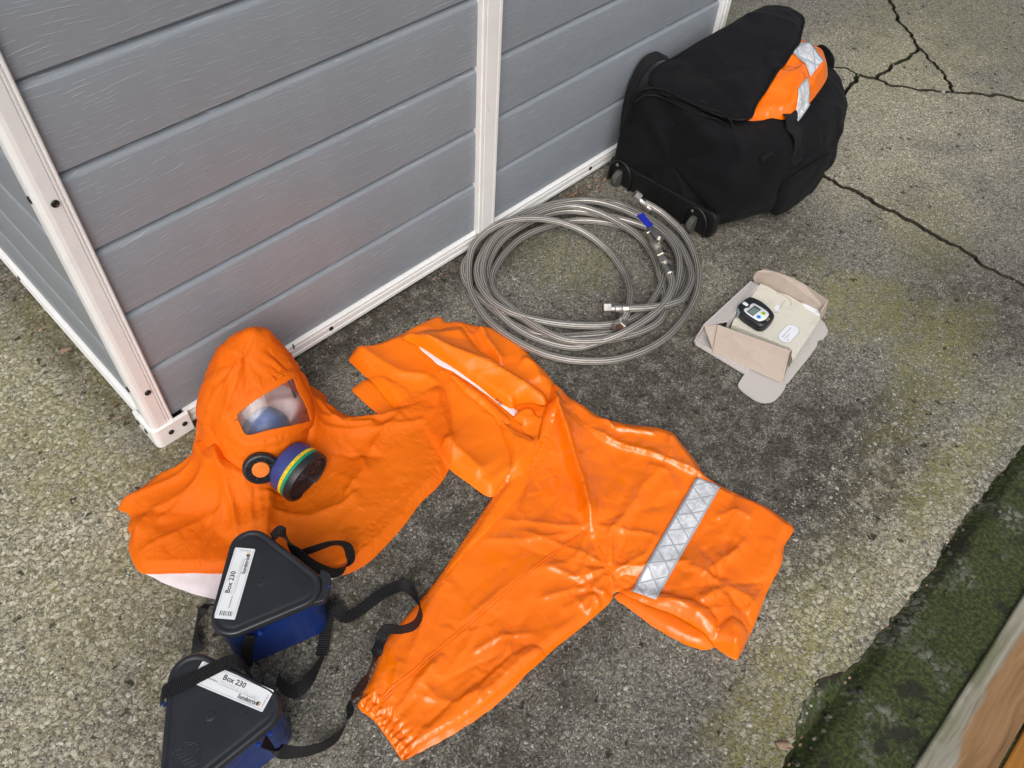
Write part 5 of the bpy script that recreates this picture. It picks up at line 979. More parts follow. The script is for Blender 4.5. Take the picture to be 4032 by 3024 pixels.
sheet("near_hem", [(0.545, -0.1012), (0.5293, -0.1274), (0.5187, -0.1523), (0.5232, -0.1931), (0.5376, -0.222), (0.5537, -0.2634), (0.5639, -0.325), (0.5681, -0.3909), (0.5624, -0.4377), (0.5438, -0.4348), (0.5343, -0.4228), (0.5421, -0.4011), (0.5411, -0.3576), (0.5372, -0.3105), (0.5418, -0.2618), (0.5229, -0.2025), (0.5164, -0.1735), (0.5224, -0.1448)], M_PVCM, suit, res=0.007, height=0.012, edge=0.012, grow=0.01, seed=54, amp=0.001, smooth_outline=0.012, ridges=[])
sheet("front_flap", [(0.5385, -0.1116), (0.5593, -0.1121), (0.6137, -0.1369), (0.6616, -0.1669), (0.6575, -0.1896), (0.6426, -0.2502), (0.6438, -0.3299), (0.657, -0.3838), (0.6678, -0.4314), (0.6575, -0.4487), (0.6446, -0.4535), (0.6291, -0.4275), (0.6011, -0.4115), (0.5829, -0.4161), (0.5762, -0.3818), (0.5716, -0.3307), (0.564, -0.267), (0.5562, -0.2106), (0.5489, -0.1553)], M_PVCM, suit, res=0.0065, height=0.016, edge=0.012, grow=0.012, goal=0.03, iters=80, seed=55, amp=0.001, scale=6, bend=0.3, smooth=0, creases=[(0.08, 0.010, along(-50, 0.4)), (0.04, 0.004)], smooth_outline=0.015, ridges=[([(0.5495, -0.1368), (0.5709, -0.1854), (0.5937, -0.2494), (0.6236, -0.3469), (0.6438, -0.4366)], 0.022, 0.028)])
# sleeve and trunk, one long glossy panel
sheet("under_layer", [(0.2618, -0.827), (0.2104, -0.8243), (0.1711, -0.8269), (0.1101, -0.8219), (0.0534, -0.8096), (0.0232, -0.8012), (-0.0054, -0.7917), (-0.0254, -0.7859), (-0.0217, -0.7735), (0.0247, -0.7677), (0.1519, -0.7781), (0.2427, -0.7927)], M_PVC, suit, height=0.010, edge=0.02, grow=0.02, seed=56)
sheet("under_layer", [(0.4261, -0.8329), (0.4243, -0.8496), (0.4277, -0.8678), (0.4292, -0.902), (0.435, -0.9349), (0.4404, -0.9592), (0.4476, -0.9818), (0.4551, -0.9984), (0.463, -1.0091), (0.4727, -1.0185), (0.482, -1.0212), (0.4947, -1.0161), (0.5245, -0.9803), (0.4903, -0.8908), (0.4576, -0.8427)], M_PVC, suit, height=0.016, edge=0.03, grow=0.03, seed=57, ridges=[([(0.4265, -0.859), (0.4351, -0.9195), (0.4521, -0.9773), (0.4754, -1.0153)], 0.012, 0.02)])
sheet("under_layer", [(0.4877, -1.0157), (0.485, -1.0287), (0.494, -1.0467), (0.4955, -1.0605), (0.5104, -1.0594), (0.5452, -1.0487), (0.5398, -1.0112), (0.5079, -1.0065)], M_PVC, suit, height=0.012, edge=0.02, grow=0.02, seed=58)
left = [(0.6993, -0.4248), (0.6609, -0.449), (0.6164, -0.4715), (0.5691, -0.503), (0.5574, -0.4783), (0.5488, -0.4492), (0.5423, -0.4224), (0.5274, -0.4448), (0.5149, -0.4715), (0.4942, -0.5002), (0.469, -0.521), (0.4092, -0.5357), (0.3281, -0.5581), (0.2294, -0.5862)]
sleeve_l = [(0.1638, -0.5993), (0.1035, -0.6082), (0.075, -0.6132), (0.0307, -0.6384), (-0.0074, -0.657), (-0.0273, -0.6661)]
cuff = [(-0.0273, -0.6661), (-0.0256, -0.6855), (-0.0219, -0.7034), (-0.0247, -0.7453), (-0.0288, -0.7824)]
sleeve_r = [(-0.0234, -0.784), (0.0106, -0.7842), (0.0479, -0.7948), (0.0934, -0.8081), (0.1642, -0.8179), (0.2408, -0.8255)]
crotch = [(0.2741, -0.8262), (0.3145, -0.8308), (0.3656, -0.8359), (0.4075, -0.8383), (0.4198, -0.8368), (0.4298, -0.8319), (0.4411, -0.8353), (0.4426, -0.8536), (0.4574, -0.9035), (0.4708, -0.9334), (0.4812, -0.9821), (0.4842, -1.0159), (0.4859, -1.0337), (0.4911, -1.0597), (0.5001, -1.0614), (0.5369, -1.0546), (0.5986, -1.0394)]
right_ = [(0.6434, -1.0262), (0.7079, -1.0143), (0.7431, -0.997), (0.7897, -0.9898), (0.7942, -0.9666), (0.7913, -0.9212), (0.7759, -0.8711), (0.7649, -0.8326), (0.7618, -0.7938), (0.7737, -0.7625), (0.7828, -0.7328), (0.7908, -0.7035), (0.7969, -0.6836), (0.7828, -0.6524), (0.7613, -0.6252), (0.7402, -0.5975), (0.7138, -0.5459), (0.7106, -0.5055), (0.7048, -0.4629), (0.7065, -0.4313)]
S3 = left+sleeve_l+cuff[1:]+sleeve_r+crotch+right_
CW = np.array(cuff)
def cuff_post(X, P, d):
    q, s, side = line_dist(P, CW); f = np.exp(-(q/0.028)**2); X = X.copy(); band = np.exp(-((q-0.022)/0.006)**2)
    X[:, 2] += f*(0.008*np.sin(s*2*np.pi*15+4*smooth_noise(P, 8, 5, 1))*np.clip(q/0.006, 0, 1)) - 0.004*band*np.clip(q/0.01, 0, 1); X[:, 2] = np.maximum(X[:, 2], 0.003); return X
N0 = (0.4607, -0.7967)
def s3grow(P, d):
    r0 = np.hypot(P[:, 0]-N0[0], P[:, 1]-N0[1]); return 0.022+0.02*smooth_noise(P, 3, 77, 1)+0.05*np.exp(-(r0/0.05)**2)
_, X3, F3 = sheet("trunk_and_sleeve", S3, M_PVC, suit, res=0.0052, height=0.007, edge=0.007, goal=0.035, iters=70, seed=60, amp=0.0005, scale=7, bend=0.2, smooth=0, creases=[(0.10, 0.0075, along(-10, 0.45)), (0.065, 0.0055, along(60, 0.45)), (0.034, 0.0030, along(20, 0.5)), (0.017, 0.0010)], smooth_outline=0.014, growf=s3grow, post=cuff_post, ridges=rays(N0, 100, 330, 11, .07, .22, .0065, .011, 1)+rays((-0.0229, -0.7222), -5, 60, 9, .10, .24, .0055, .010, 2, .03)+rays((0.4956, -0.7153), -60, 250, 9, .06, .18, .0055, .010, 3)+rays((0.4097, -0.8105), 60, 250, 8, .04, .12, .008, .008, 4)+rays((0.5794, -0.9643), 0, 360, 9, .05, .13, .008, .011, 5)+[
    ([(0.6768, -0.4472), (0.6459, -0.487), (0.5949, -0.5694), (0.5497, -0.6409), (0.5092, -0.6951), (0.4922, -0.7197)], 0.0382, 0.0238, 0.55),
    ([(0.6653, -0.5647), (0.673, -0.6066), (0.6873, -0.6455), (0.705, -0.6811), (0.7234, -0.7255), (0.7376, -0.7628), (0.747, -0.797)], 0.0136, 0.021, 0.22), ([(0.7847, -0.689), (0.7587, -0.6994), (0.7335, -0.7225)], 0.0099, 0.007), ([(0.7048, -0.5616), (0.7038, -0.5939), (0.7233, -0.6187), (0.7592, -0.6674)], 0.0087, 0.007, 0.5),
    ([(0.4621, -0.7948), (0.5121, -0.7493), (0.5328, -0.7467), (0.5904, -0.7444)], 0.0087, 0.0084), ([(0.5904, -0.7444), (0.6312, -0.7283), (0.6935, -0.7264)], 0.0062, 0.0084),
    ([(0.4675, -0.7964), (0.5321, -0.7756), (0.5927, -0.7504)], -0.005, 0.0126), ([(0.4612, -0.8078), (0.5277, -0.8255), (0.5822, -0.812)], 0.0056, 0.0098), ([(0.6729, -0.7873), (0.7019, -0.7424), (0.6824, -0.6995)], 0.0074, 0.021),
    ([(0.6864, -0.8694), (0.7272, -0.885), (0.7358, -0.9236)], 0.0062, 0.014), ([(0.5829, -0.9306), (0.6589, -0.9393), (0.695, -0.9372)], 0.0074, 0.0112), ([(0.565, -0.9231), (0.6251, -0.9313), (0.6669, -0.9422)], 0.0074, 0.0126), ([(0.4683, -0.905), (0.5048, -0.9399), (0.5505, -0.9569), (0.5879, -0.9724)], 0.0062, 0.0126), ([(0.4816, -0.9633), (0.5065, -0.9613), (0.5436, -0.9902)], 0.005, 0.0098),
    ([(0.3299, -0.5909), (0.3859, -0.6502), (0.4555, -0.6973)], 0.0062, 0.014), ([(0.1915, -0.6809), (0.3387, -0.6964), (0.4424, -0.7531)], 0.005, 0.0175), ([(0.1336, -0.7), (0.0758, -0.7158), (0.0746, -0.7442)], 0.0062, 0.0112), ([(0.1682, -0.7334), (0.2217, -0.7478), (0.2653, -0.7843)], 0.0056, 0.0098), ([(0.3197, -0.7478), (0.4005, -0.7905), (0.4194, -0.8316)], 0.0062, 0.0084), ([(0.0513, -0.7168), (0.0881, -0.7719), (0.1386, -0.7913)], 0.0056, 0.014), ([(0.2325, -0.8264), (0.2677, -0.8185), (0.3373, -0.8316), (0.3865, -0.8343)], 0.005, 0.0084)])
sheet("placket", [(0.5308, -0.4339), (0.537, -0.4595), (0.5455, -0.4882), (0.5547, -0.513), (0.5276, -0.5293), (0.5018, -0.5468), (0.4677, -0.5681), (0.3831, -0.5835), (0.2932, -0.5907), (0.2364, -0.5985), (0.2348, -0.5904), (0.3235, -0.5693), (0.4016, -0.548), (0.46, -0.5332), (0.4857, -0.511), (0.5059, -0.4825), (0.5181, -0.4562)], M_PVCM, suit, res=0.006, height=0.003, edge=0.004, grow=0.0, goal=0.05, iters=30, seed=63, amp=0.0005, smooth_outline=0.01)
# collar scraps at the throat
sheet("collar", [(0.5635, -0.4314), (0.5876, -0.4248), (0.6109, -0.4326), (0.617, -0.4454), (0.6074, -0.4625), (0.5825, -0.4682), (0.5705, -0.4603), (0.5685, -0.4425)], M_PVCM, suit, res=0.006, height=0.014, edge=0.014, grow=0.10, seed=61, amp=0.004, scale=25, smooth_outline=0.008)
sheet("collar", [(0.5627, -0.4587), (0.5795, -0.4567), (0.605, -0.4611), (0.6142, -0.4761), (0.593, -0.4884), (0.5575, -0.5147), (0.5577, -0.4964), (0.5596, -0.4763)], M_PVCM, suit, res=0.007, height=0.006, edge=0.01, grow=0.02, seed=62, smooth_outline=0.008)
# seams and the reflective band
def seam(pts, surf, rad=0.0011): tube("seam", on_surface(surf, [tuple(p) for p in catmull(pts, 0.012)], 0.0005), rad, M_PVC, suit, 6, 0.008)
SURF3 = (X3, F3)
seam([(0.4784, -0.7127), (0.4173, -0.7047), (0.3357, -0.6994), (0.2327, -0.6928), (0.1542, -0.6883), (0.0871, -0.6862), (0.0132, -0.6848)], SURF3); seam([(0.4688, -0.713), (0.4016, -0.7083), (0.3209, -0.7029), (0.2216, -0.6988), (0.1438, -0.6942), (0.0773, -0.692), (0.0064, -0.6904)], SURF3, 0.0008)
seam([(0.4717, -0.5677), (0.3852, -0.5817), (0.295, -0.5889), (0.2181, -0.6036)], SURF3, 0.0009); seam([(0.4763, -0.7541), (0.4585, -0.7867), (0.4433, -0.8136), (0.4315, -0.8327)], SURF3, 0.0009)
q = [(0.7335, -0.7887), (0.753, -0.8349), (0.4658, -0.8967), (0.4521, -0.8531)]
tape("reflective_band", q[0], q[3], q[1], q[2], SURF3, M_TAPE, suit, 44, 8, 0.0036)

# ---------------------------------------------------------------- hood with shoulder cape, visor, valve and filter
hood = thing("respirator_hood", "orange fabric hood with clear visor leaning against the shed", "hood")
HZ = [0, .057, .106, .136, .164, .190, .223, .245, .262]
HCX = [.140, .152, .170, .178, .184, .190, .199, .208, .216]; HCY = [-.138, -.132, -.122, -.115, -.108, -.101, -.093, -.088, -.085]
HRX = [.125, .120, .106, .100, .090, .075, .052, .035, .012]; HRY = [.105, .102, .106, .102, .092, .078, .056, .036, .012]
sheet("white_hem", [(-0.1626, -0.2021), (-0.1536, -0.2296), (-0.1329, -0.2791), (-0.1111, -0.3204), (-0.0935, -0.3478), (-0.0481, -0.3961), (0.0185, -0.4434), (0.0743, -0.4586), (0.1059, -0.4659), (0.121, -0.4649), (0.0448, -0.3586), (-0.1039, -0.2303)], M_LINING, hood, height=0.004, edge=0.02, grow=0.02, seed=70)
CAPE = [(-0.126, -0.0665), (-0.114, -0.0574), (-0.1022, -0.0519), (-0.0609, -0.0551), (-0.0303, -0.0528), (0.0083, -0.0634), (0.0565, -0.0847)]+[(0.035, -0.075), (0.06, -0.05), (0.12, -0.035), (0.22, -0.035), (0.29, -0.05)]+[(0.316, -0.0896), (0.3222, -0.1173), (0.3081, -0.1507), (0.3272, -0.1927), (0.3651, -0.2249), (0.4065, -0.242), (0.4626, -0.2598), (0.51, -0.2752), (0.4804, -0.3351), (0.4289, -0.3996), (0.3884, -0.4297), (0.3477, -0.4435), (0.299, -0.4482), (0.2477, -0.4626), (0.1934, -0.4724), (0.149, -0.477), (0.1107, -0.4703), (0.0813, -0.453)]+[(0.0372, -0.4198), (-0.0568, -0.3164), (-0.1112, -0.2627), (-0.1382, -0.2388), (-0.1584, -0.215), (-0.1605, -0.1898), (-0.1504, -0.1521), (-0.1354, -0.1324), (-0.1321, -0.1159), (-0.1156, -0.0941)]
def cape_base(P):
    z = np.zeros(len(P)); d = np.hypot((P[:, 0]-.155)/.118, (P[:, 1]+.137)/.102)-1; z = 0.07*np.exp(-np.maximum(d, 0)/0.20); z = z*(1-np.exp(-(((P[:, 0]-.160)/.075)**2+((P[:, 1]+.285)/.075)**2)*1.0)); return z
def clear_filter(X, P, d):
    w = np.exp(-(np.hypot((P[:, 0]-.165)/.068, (P[:, 1]+.278)/.056))**4); X = X.copy(); X[:, 2] = X[:, 2]*(1-w)+np.minimum(X[:, 2], 0.010)*w; return X
_, XC, FC = sheet("cape", CAPE, M_NYLON, hood, subdiv=0, res=0.0047, height=0.007, edge=0.010, goal=0.02, iters=150, seed=71, amp=0.001, scale=12, bend=0.20, smooth=0, post=clear_filter, creases=[(0.085, 0.0085, along(-35, .33)), (0.062, 0.0070, along(40, .33)), (0.034, 0.0030, along(-10, 0.4)), (0.018, 0.0010)], base=cape_base, smooth_outline=0.012, growf=lambda P, d: 0.02+0.02*smooth_noise(P, 5, 3, 1), ridges=rays((.155, -.137), 150, 400, 20, .16, .36, .009, .010, 6, .12)+[
    ([(0.0686, -0.1272), (0.046, -0.1858), (0.0233, -0.2409), (0.0018, -0.2795)], 0.022, 0.014), ([(0.1036, -0.2452), (0.0768, -0.2813), (0.0492, -0.3049)], 0.020, 0.018), ([(0.0718, -0.2101), (0.0427, -0.2593), (0.0203, -0.2873)], 0.016, 0.03),
    ([(0.2719, -0.1474), (0.2942, -0.2156), (0.3506, -0.2562)], 0.016, 0.016), ([(0.0813, -0.2828), (0.1234, -0.3327), (0.1859, -0.356), (0.2284, -0.3543)], 0.010, 0.014), ([(0.1975, -0.3409), (0.2651, -0.3242), (0.2804, -0.2887)], 0.010, 0.013), ([(0.406, -0.2719), (0.3499, -0.2791), (0.2979, -0.2995)], 0.012, 0.014), ([(-0.1401, -0.1521), (-0.0779, -0.1276), (-0.0077, -0.1427), (0.0423, -0.1582)], 0.014, 0.02), ([(-0.139, -0.1864), (-0.0663, -0.1979), (0.0139, -0.2142)], 0.008, 0.016)])
def hood_shell():
    zs = np.concatenate([np.linspace(0.0, 0.22, 60, endpoint=False), np.linspace(0.22, 0.265, 13)]); n = 176; V = []
    for z in zs:
        cx, cy, rx, ry = (np.interp(z, HZ, q) for q in (HCX, HCY, HRX, HRY))
        if z > 0.262: rx, ry = 0.009, 0.008
        for i in range(n):
            t = 2*math.pi*i/n; c, s = math.cos(t), math.sin(t); V.append((cx+rx*math.copysign(abs(c)**0.9, c), cy+ry*math.copysign(abs(s)**0.9, s), z))
    m = len(zs); F = [(i*n+k, i*n+(k+1) % n, (i+1)*n+(k+1) % n, (i+1)*n+k) for i in range(m-1) for k in range(n)]; F.append(tuple((m-1)*n+k for k in range(n))); return np.array(V), F, n
HV, HF, HN = hood_shell()
VIEW = np.array((-0.36, -0.92, 1.24)); VIEW /= np.linalg.norm(VIEW); VX = np.cross((0, 0, 1.), VIEW); VX /= np.linalg.norm(VX); VYy = np.cross(VIEW, VX)
flat = lambda P: np.stack([np.asarray(P)@VX, np.asarray(P)@VYy], 1)
VIS3 = np.array([(0.1088, -0.168, 0.1756), (0.1152, -0.158, 0.1799), (0.1244, -0.165, 0.1935), (0.1497, -0.172, 0.2073), (0.18, -0.178, 0.2141), (0.2167, -0.18, 0.2136), (0.2286, -0.2, 0.2362), (0.2211, -0.225, 0.2289), (0.2242, -0.232, 0.1937), (0.225, -0.235, 0.1688), (0.2256, -0.225, 0.116), (0.2021, -0.205, 0.1034), (0.1506, -0.19, 0.1177), (0.1112, -0.182, 0.1325)])
vis2 = flat(VIS3); ctr = flat(HV); fn = vnormals(HV, tri_faces(HF)); fcen = np.array([HV[list(f)].mean(0) for f in HF]); fnn = np.array([fn[list(f)].mean(0) for f in HF])
sgn = 1 if ((fcen-np.array((.17, -.12, .12)))*fnn).sum(1).mean() > 0 else -1
dd, ins = poly_dist(flat(fcen), vis2); front = ins & ((fnn*sgn)@VIEW > -0.05)
d_v, in_v = poly_dist(ctr, vis2); near = (d_v < 0.012) | in_v; facing = (fn*sgn)@VIEW > -0.15
gl = np.full(len(HV), 0.0045); gl[near & facing] = 0.5; gl[HV[:, 2] < 0.01] = 0.2
gr = 0.075+0.03*smooth_noise(HV, 6, 8, 1); gr[near & facing] = 0.0
gl2 = gl.copy(); ang_ = np.arctan2((HV[:, 1]+.11)*1.1, HV[:, 0]-.18); unr = np.stack([ang_*0.11, HV[:, 2]], 1); HD = HV.copy(); HD += (fn*sgn)*((crumple(unr, 0.080, 0.0110, 5, along(60, .33))+crumple(unr, 0.052, 0.0080, 15, along(-20, .36))+crumple(unr, 0.028, 0.0032, 6, along(70, 0.45))+crumple(unr, 0.014, 0.0008, 26))*np.where(near & facing, 0.0, 1.0)*np.clip((0.262-HV[:, 2])/0.02, 0.3, 1))[:, None]
gl = np.maximum(gl, 0.012); gr = np.where(near & facing, 0, 0.045)
HX = buckle(HD, HF, gr*0.6, np.maximum(gl, 0.02), 140, 72, 0.001, 13, np.full(len(HV), -0.01), None, 0.20, 0); HX[:, 1] = np.minimum(HX[:, 1], 0.002)
ob = mesh_py("hood_shell", HX, [f for f, q in zip(HF, front) if not q], M_NYLON, hood, True)
if sgn < 0: ob.data.flip_normals()
def visor_material():
    t = NT("clear_pvc_visor"); g = t.new("BsdfGlossy"); g.inputs['Roughness'].default_value = 0.06; g.inputs['Color'].default_value = (1, 1, 1, 1); tr = t.new("BsdfTransparent"); tr.inputs['Color'].default_value = (0.93, 0.92, 0.92, 1); df = t.new("BsdfDiffuse"); df.inputs['Color'].default_value = (0.85, 0.83, 0.84, 1)
    co = t.coord(); n = t.noise(co, 13, 1, 0.5, 0.8); nm = t.bump(n, 0.004, 0.5); t.l.new(nm, g.inputs['Normal']); fr = t.new("Fresnel"); fr.inputs['IOR'].default_value = 1.55; t.l.new(nm, fr.inputs['Normal'])
    m1 = t.new("MixShader"); m1.inputs[0].default_value = 0.05; t.l.new(tr.outputs[0], m1.inputs[1]); t.l.new(df.outputs[0], m1.inputs[2]); m2 = t.new("MixShader"); t.l.new(t.math('MULTIPLY', fr.outputs[0], 1.25), m2.inputs[0]); t.l.new(m1.outputs[0], m2.inputs[1]); t.l.new(g.outputs[0], m2.inputs[2]); t.l.new(m2.outputs[0], t.out.inputs['Surface']); return t.m
M_VISOR = visor_material()
VF = [f for f, q in zip(HF, front) if q]; used = sorted({i for f in VF for i in f}); mp = {k: i for i, k in enumerate(used)}; VV = HX[used].copy()
ring = np.clip(d_v[used]/0.03, 0, 1)*in_v[used]; VV += (fn[used]*sgn)*(0.006*ring+np.sqrt(ring)*(crumple(unr[used], 0.034, 0.0036, 91, along(35, .4))+crumple(unr[used], 0.026, 0.0016, 92)))[:, None]
vz = mesh_py("visor", VV, [tuple(mp[i] for i in f) for f in VF], M_VISOR, hood, True)
if sgn < 0: vz.data.flip_normals()
HT = BVHTree.FromPolygons([tuple(v) for v in HX], [tuple(f) for f in HF])
def stick(p, lift):
    h = HT.ray_cast(Vector(p)+Vector(VIEW)*0.5, -Vector(VIEW))
    if h[0] is None: h = HT.find_nearest(Vector(p))
    return h[0]+Vector(VIEW)*lift, h[1]*(1 if h[1].dot(Vector(VIEW)) > 0 else -1)
tp = []; td = []; loop = catmull(list(VIS3)+[VIS3[0]], 0.006); cv = VIS3.mean(0)
for p in loop:
    s, nn = stick(p, 0.0016); tp.append(tuple(s))
tp = np.array(tp)
for k in range(2): tp = 0.5*tp+0.25*(np.roll(tp, 1, 0)+np.roll(tp, -1, 0))
for i, p in enumerate(tp):
    tg = Vector(tp[(i+1) % len(tp)]-tp[i-1]).normalized(); s, nn = stick(p, 0); td.append(tuple(tg.cross(nn)))
ribbon("visor_binding", [tuple(p) for p in tp], td, 0.011, M_NYLON, hood, 0.0024, 0.02)
# blue half mask with black strap clips behind the visor
M_MASK = plain("blue_rubber", (0.055, 0.125, 0.36), 0.45, var=0.1); M_FBLUE = plain("filter_blue", (0.035, 0.050, 0.20), 0.42, var=0.08); M_FYEL = plain("filter_yellow", (0.80, 0.55, 0.01), 0.4); M_FGRN = plain("filter_green", (0.005, 0.27, 0.13), 0.4)
lathe("half_mask", [(0.046, -0.02), (0.050, 0.0), (0.049, 0.016), (0.041, 0.038), (0.028, 0.060), (0.015, 0.074), (0.005, 0.079)], (.158, -.165, .072), (0.10, -0.10, 1), M_MASK, hood, 32)
box("mask_clip", (.106, -.192, .098), (.140, -.168, .116), M_BLACKP, hood, 0.004); ribbon("mask_strap", [(.120, -.15, .108), (.14, -.10, .12), (.20, -.075, .125), (.25, -.10, .12), (.24, -.15, .11)], [(0, 0, 1)]*5, 0.016, M_WEB, hood)
sheet("hood_lining", [(.09, -.17), (.10, -.09), (.16, -.05), (.24, -.06), (.265, -.12), (.25, -.18), (.17, -.20)], M_LINING, hood, res=0.012, height=0.02, edge=0.03, grow=0.12, seed=80, amp=0.006, scale=16, base=lambda P: np.full(len(P), 0.085), register=False, under=False)
# exhalation valve
vp = Vector((.103, -.222, .082)); vd = Vector((-.32, -.78, .54)).normalized()
s_, n_2 = stick(vp, 0.0); vd = (n_2*0.5+vd*0.5).normalized(); vp = s_+vd*0.012+Vector((0.004, 0.002, 0.006))
lathe("valve_housing", [(0.030, -0.006), (0.0325, 0.0), (0.0325, 0.006), (0.030, 0.010), (0.0265, 0.011), (0.0255, 0.007), (0.017, 0.0055)], vp, vd, M_RUBBER, hood, 40)
for k in range(3): lathe("valve_ring", [(0.0182+k*0.003, 0.005), (0.0182+k*0.003, 0.0105), (0.0195+k*0.003, 0.0105), (0.0195+k*0.003, 0.005)], vp, vd, M_RUBBER, hood, 36)
a_, u_, w_ = frame_from(vd)
for k in range(8):
    t = 2*math.pi*k/8+0.2; e = u_*math.cos(t)+w_*math.sin(t); tube("valve_spoke", [tuple(vp+vd*0.0095+e*0.016), tuple(vp+vd*0.0095+e*0.0275)], 0.0011, M_RUBBER, hood, 6)
M_ODISC = plain("orange_disc", (0.72, 0.19, 0.02), 0.5); od = lathe("valve_disc", [(0.0160, 0.004), (0.0160, 0.0105), (0.0145, 0.0118), (0.006, 0.0122)], vp, vd, M_ODISC, hood, 32)
for k in range(5): tube("disc_rib", [tuple(vp+vd*0.0122+u_*((k-2)*0.0048)+w_*(s*math.sqrt(max(1e-6, 0.0125**2-((k-2)*0.0048)**2)))) for s in (-1, -.3, .3, 1)], 0.0006, M_ODISC, od, 5)
# gas filter
fd = Vector((0.189, -0.972, -0.139)).normalized(); fp0 = Vector((.153, -.239, .060))
flt = lathe("filter_body", [(0.030, -0.016), (0.047, -0.008), (0.0515, 0.0), (0.0525, 0.020)], fp0, fd, M_FBLUE, hood, 64)
lathe("yellow_band", [(0.0526, 0.020), (0.0531, 0.0203), (0.0531, 0.0265), (0.0526, 0.0268)], fp0, fd, M_FYEL, flt, 64); lathe("green_band", [(0.0526, 0.0268), (0.0531, 0.0270), (0.0531, 0.0330), (0.0526, 0.0333)], fp0, fd, M_FGRN, flt, 64)
cov = lathe("filter_cover", [(0.0520, 0.0330), (0.0540, 0.0335), (0.0540, 0.0440), (0.0525, 0.0475), (0.0490, 0.0485), (0.0470, 0.0470), (0.0460, 0.0425), (0.002, 0.0425)], fp0, fd, M_RUBBER, hood, 64)
fa, fu, fw = frame_from(fd)
for rr in (0.008, 0.0145, 0.021, 0.0275, 0.034, 0.0405): tube("grille_ring", [tuple(fp0+fd*0.0462+(fu*math.cos(t)+fw*math.sin(t))*rr) for t in np.linspace(0, 2*math.pi, 41)], 0.0011, M_RUBBER, cov, 6, raw=True)
for k in range(24):
    t = 2*math.pi*k/24; e = fu*math.cos(t)+fw*math.sin(t); r0 = 0.002 if k % 4 == 0 else (0.0145 if k % 2 == 0 else 0.0275); tube("grille_spoke", [tuple(fp0+fd*0.0462+e*r0), tuple(fp0+fd*0.0462+e*0.046)], 0.0010, M_RUBBER, cov, 5)
rk = random.Random(2); au = math.atan2(0, 1)
for k in range(20):
    t = -0.5+k*0.075; e = fu*math.cos(t)+fw*math.sin(t); c = fp0+fd*0.0236+e*0.05315
    if rk.random() < 0.75: tube("filter_print", [tuple(c-fd*0.0022), tuple(c+fd*(0.0010 if rk.random() < .4 else 0.0022))], 0.0005, M_INK, flt, 4)

# ---------------------------------------------------------------- litter
M_LEAF = [plain("dry_leaf_brown", (0.17, 0.105, 0.06), 0.7, var=0.3, scale=90), plain("dry_leaf_pale", (0.34, 0.23, 0.16), 0.7, var=0.25, scale=90), plain("dry_leaf_dark", (0.09, 0.055, 0.035), 0.8, var=0.3, scale=90)]
def leaf(name, p, size, rz, mat, label, seed):
    r = random.Random(seed); V = []; n = 9
    for i in range(n):
        t = i/(n-1); w = size*0.42*math.sin(math.pi*min(1, t*0.97+0.03))**0.8
        for s in (-1, -.5, 0, .5, 1): V.append(((t-.5)*size*1.4, s*w*(1+r.uniform(-.12, .12)), 0.002+0.006*abs(s)**1.5*math.sin(3*t+seed)+0.004*math.sin(2.5*t+1)+r.uniform(0, .0012)))
    V = np.array(V); V[:, 2] -= V[:, 2].min()-0.0008; F = [(i*5+j, i*5+j+1, (i+1)*5+j+1, (i+1)*5+j) for i in range(n-1) for j in range(4)]
    o = mesh_py(name, V, F, mat, None, True); o.location = p; o.rotation_euler = (0, 0, rz); m = o.modifiers.new("solid", 'SOLIDIFY'); m.thickness = 0.0005; return tag(o, label, "leaf", "dry leaves")
leaf("dry_leaf", (-0.0099, 0.3596, 0.0), 0.022, 0.4, M_LEAF[1], "dry brown leaf on the ground along the shed's end wall", 1)
leaf("dry_leaf", (0.4306, -1.1993, 0.0), 0.018, 1.9, M_LEAF[1], "pale dry leaf at the broken edge of the slab near the moss", 2)
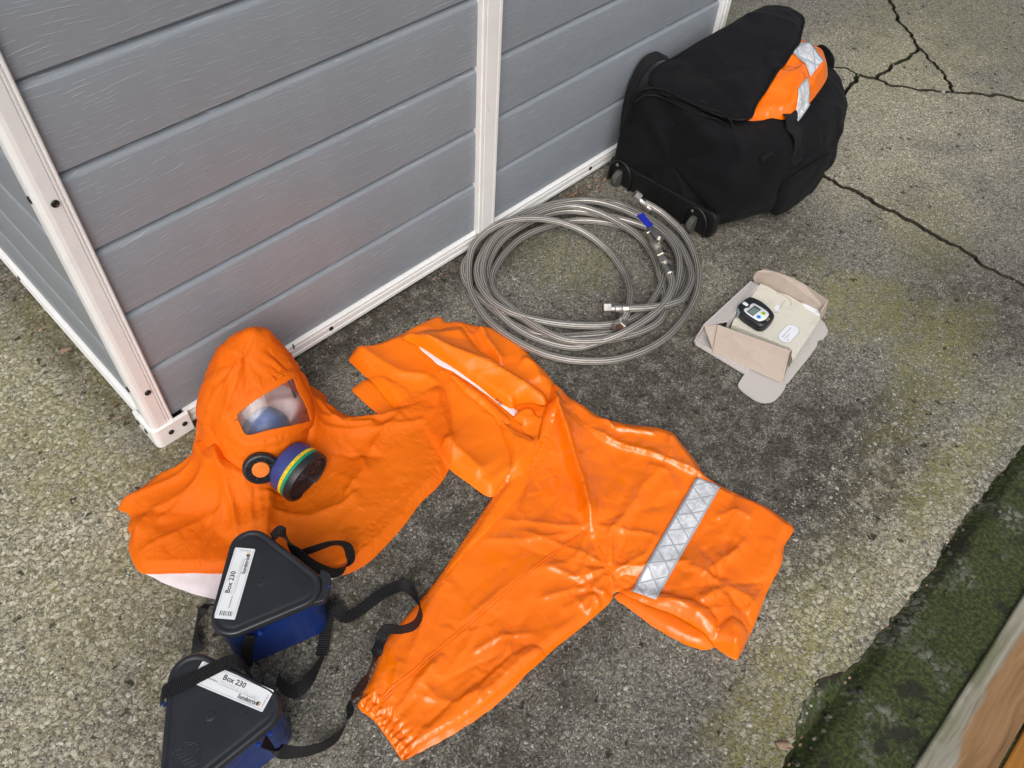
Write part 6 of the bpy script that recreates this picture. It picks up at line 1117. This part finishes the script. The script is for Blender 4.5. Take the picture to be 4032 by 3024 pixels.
q_ = (0.5967, -1.3738, -0.03)
P_ = round_poly([(0, 0), (.022, .004), (.030, .020), (.016, .034), (.006, .022), (-.006, .016)], 0.003, 2)
scrap, SXv, SFv = sheet("plastic_scrap", [(q_[0]+x-0.012, q_[1]+y-0.016) for x, y in P_], plain("grey_plastic_film", (0.42, 0.43, 0.44), 0.3, var=0.3), None, res=0.004, height=0.004, edge=0.005, grow=0.1, seed=90, amp=0.002, scale=60, under=False, base=lambda P: np.full(len(P), -0.030), smooth_outline=0, creases=[(0.010, 0.004)], register=False, lift=-0.036)
tag(scrap, "crumpled scrap of pale plastic film on the mossy strip by the decking", "litter")
def flakes(name, spots, mats):
    V = []; F = []; MI = []; r = random.Random(4)
    for x, y, s in spots:
        o = len(V); a = r.uniform(0, 6.28); k = r.choice((4, 5, 6)); tl = (r.uniform(-.4, .4), r.uniform(-.4, .4)); ring_ = []
        for i in range(k): t = a+2*math.pi*i/k; d = s*r.uniform(.5, 1.1); dx, dy = d*math.cos(t), d*math.sin(t)*0.6; ring_.append((x+dx, y+dy, 0.0035+dx*tl[0]+dy*tl[1]))
        V += ring_; F.append(tuple(range(o, o+k))); MI.append(r.randrange(len(mats)))
    me = bpy.data.meshes.new(name); me.from_pydata(V, [], F); me.polygons.foreach_set("material_index", MI); ob = link(name, me, mats); md = ob.modifiers.new("solid", 'SOLIDIFY'); md.thickness = 0.0008; return tag(ob, kind="stuff")
r = random.Random(9); spots = [(r.uniform(1.20, 1.42), -abs(r.gauss(0, .030))-0.002, r.uniform(.002, .007)) for k in range(150)]+[(r.uniform(.3, 1.25), -abs(r.gauss(0, .018))+0.004, r.uniform(.0015, .005)) for k in range(150)]+[(-abs(r.gauss(0, .03))-0.002, r.uniform(.1, .9), r.uniform(.002, .006)) for k in range(110)]+[(r.uniform(.3, 1.6), -1.215+r.gauss(0, .006), r.uniform(.002, .005)) for k in range(60)]
flakes("leaf_litter", spots, [M_LEAF[0], M_LEAF[2], M_LEAF[0], M_LEAF[2], M_LEAF[1]])
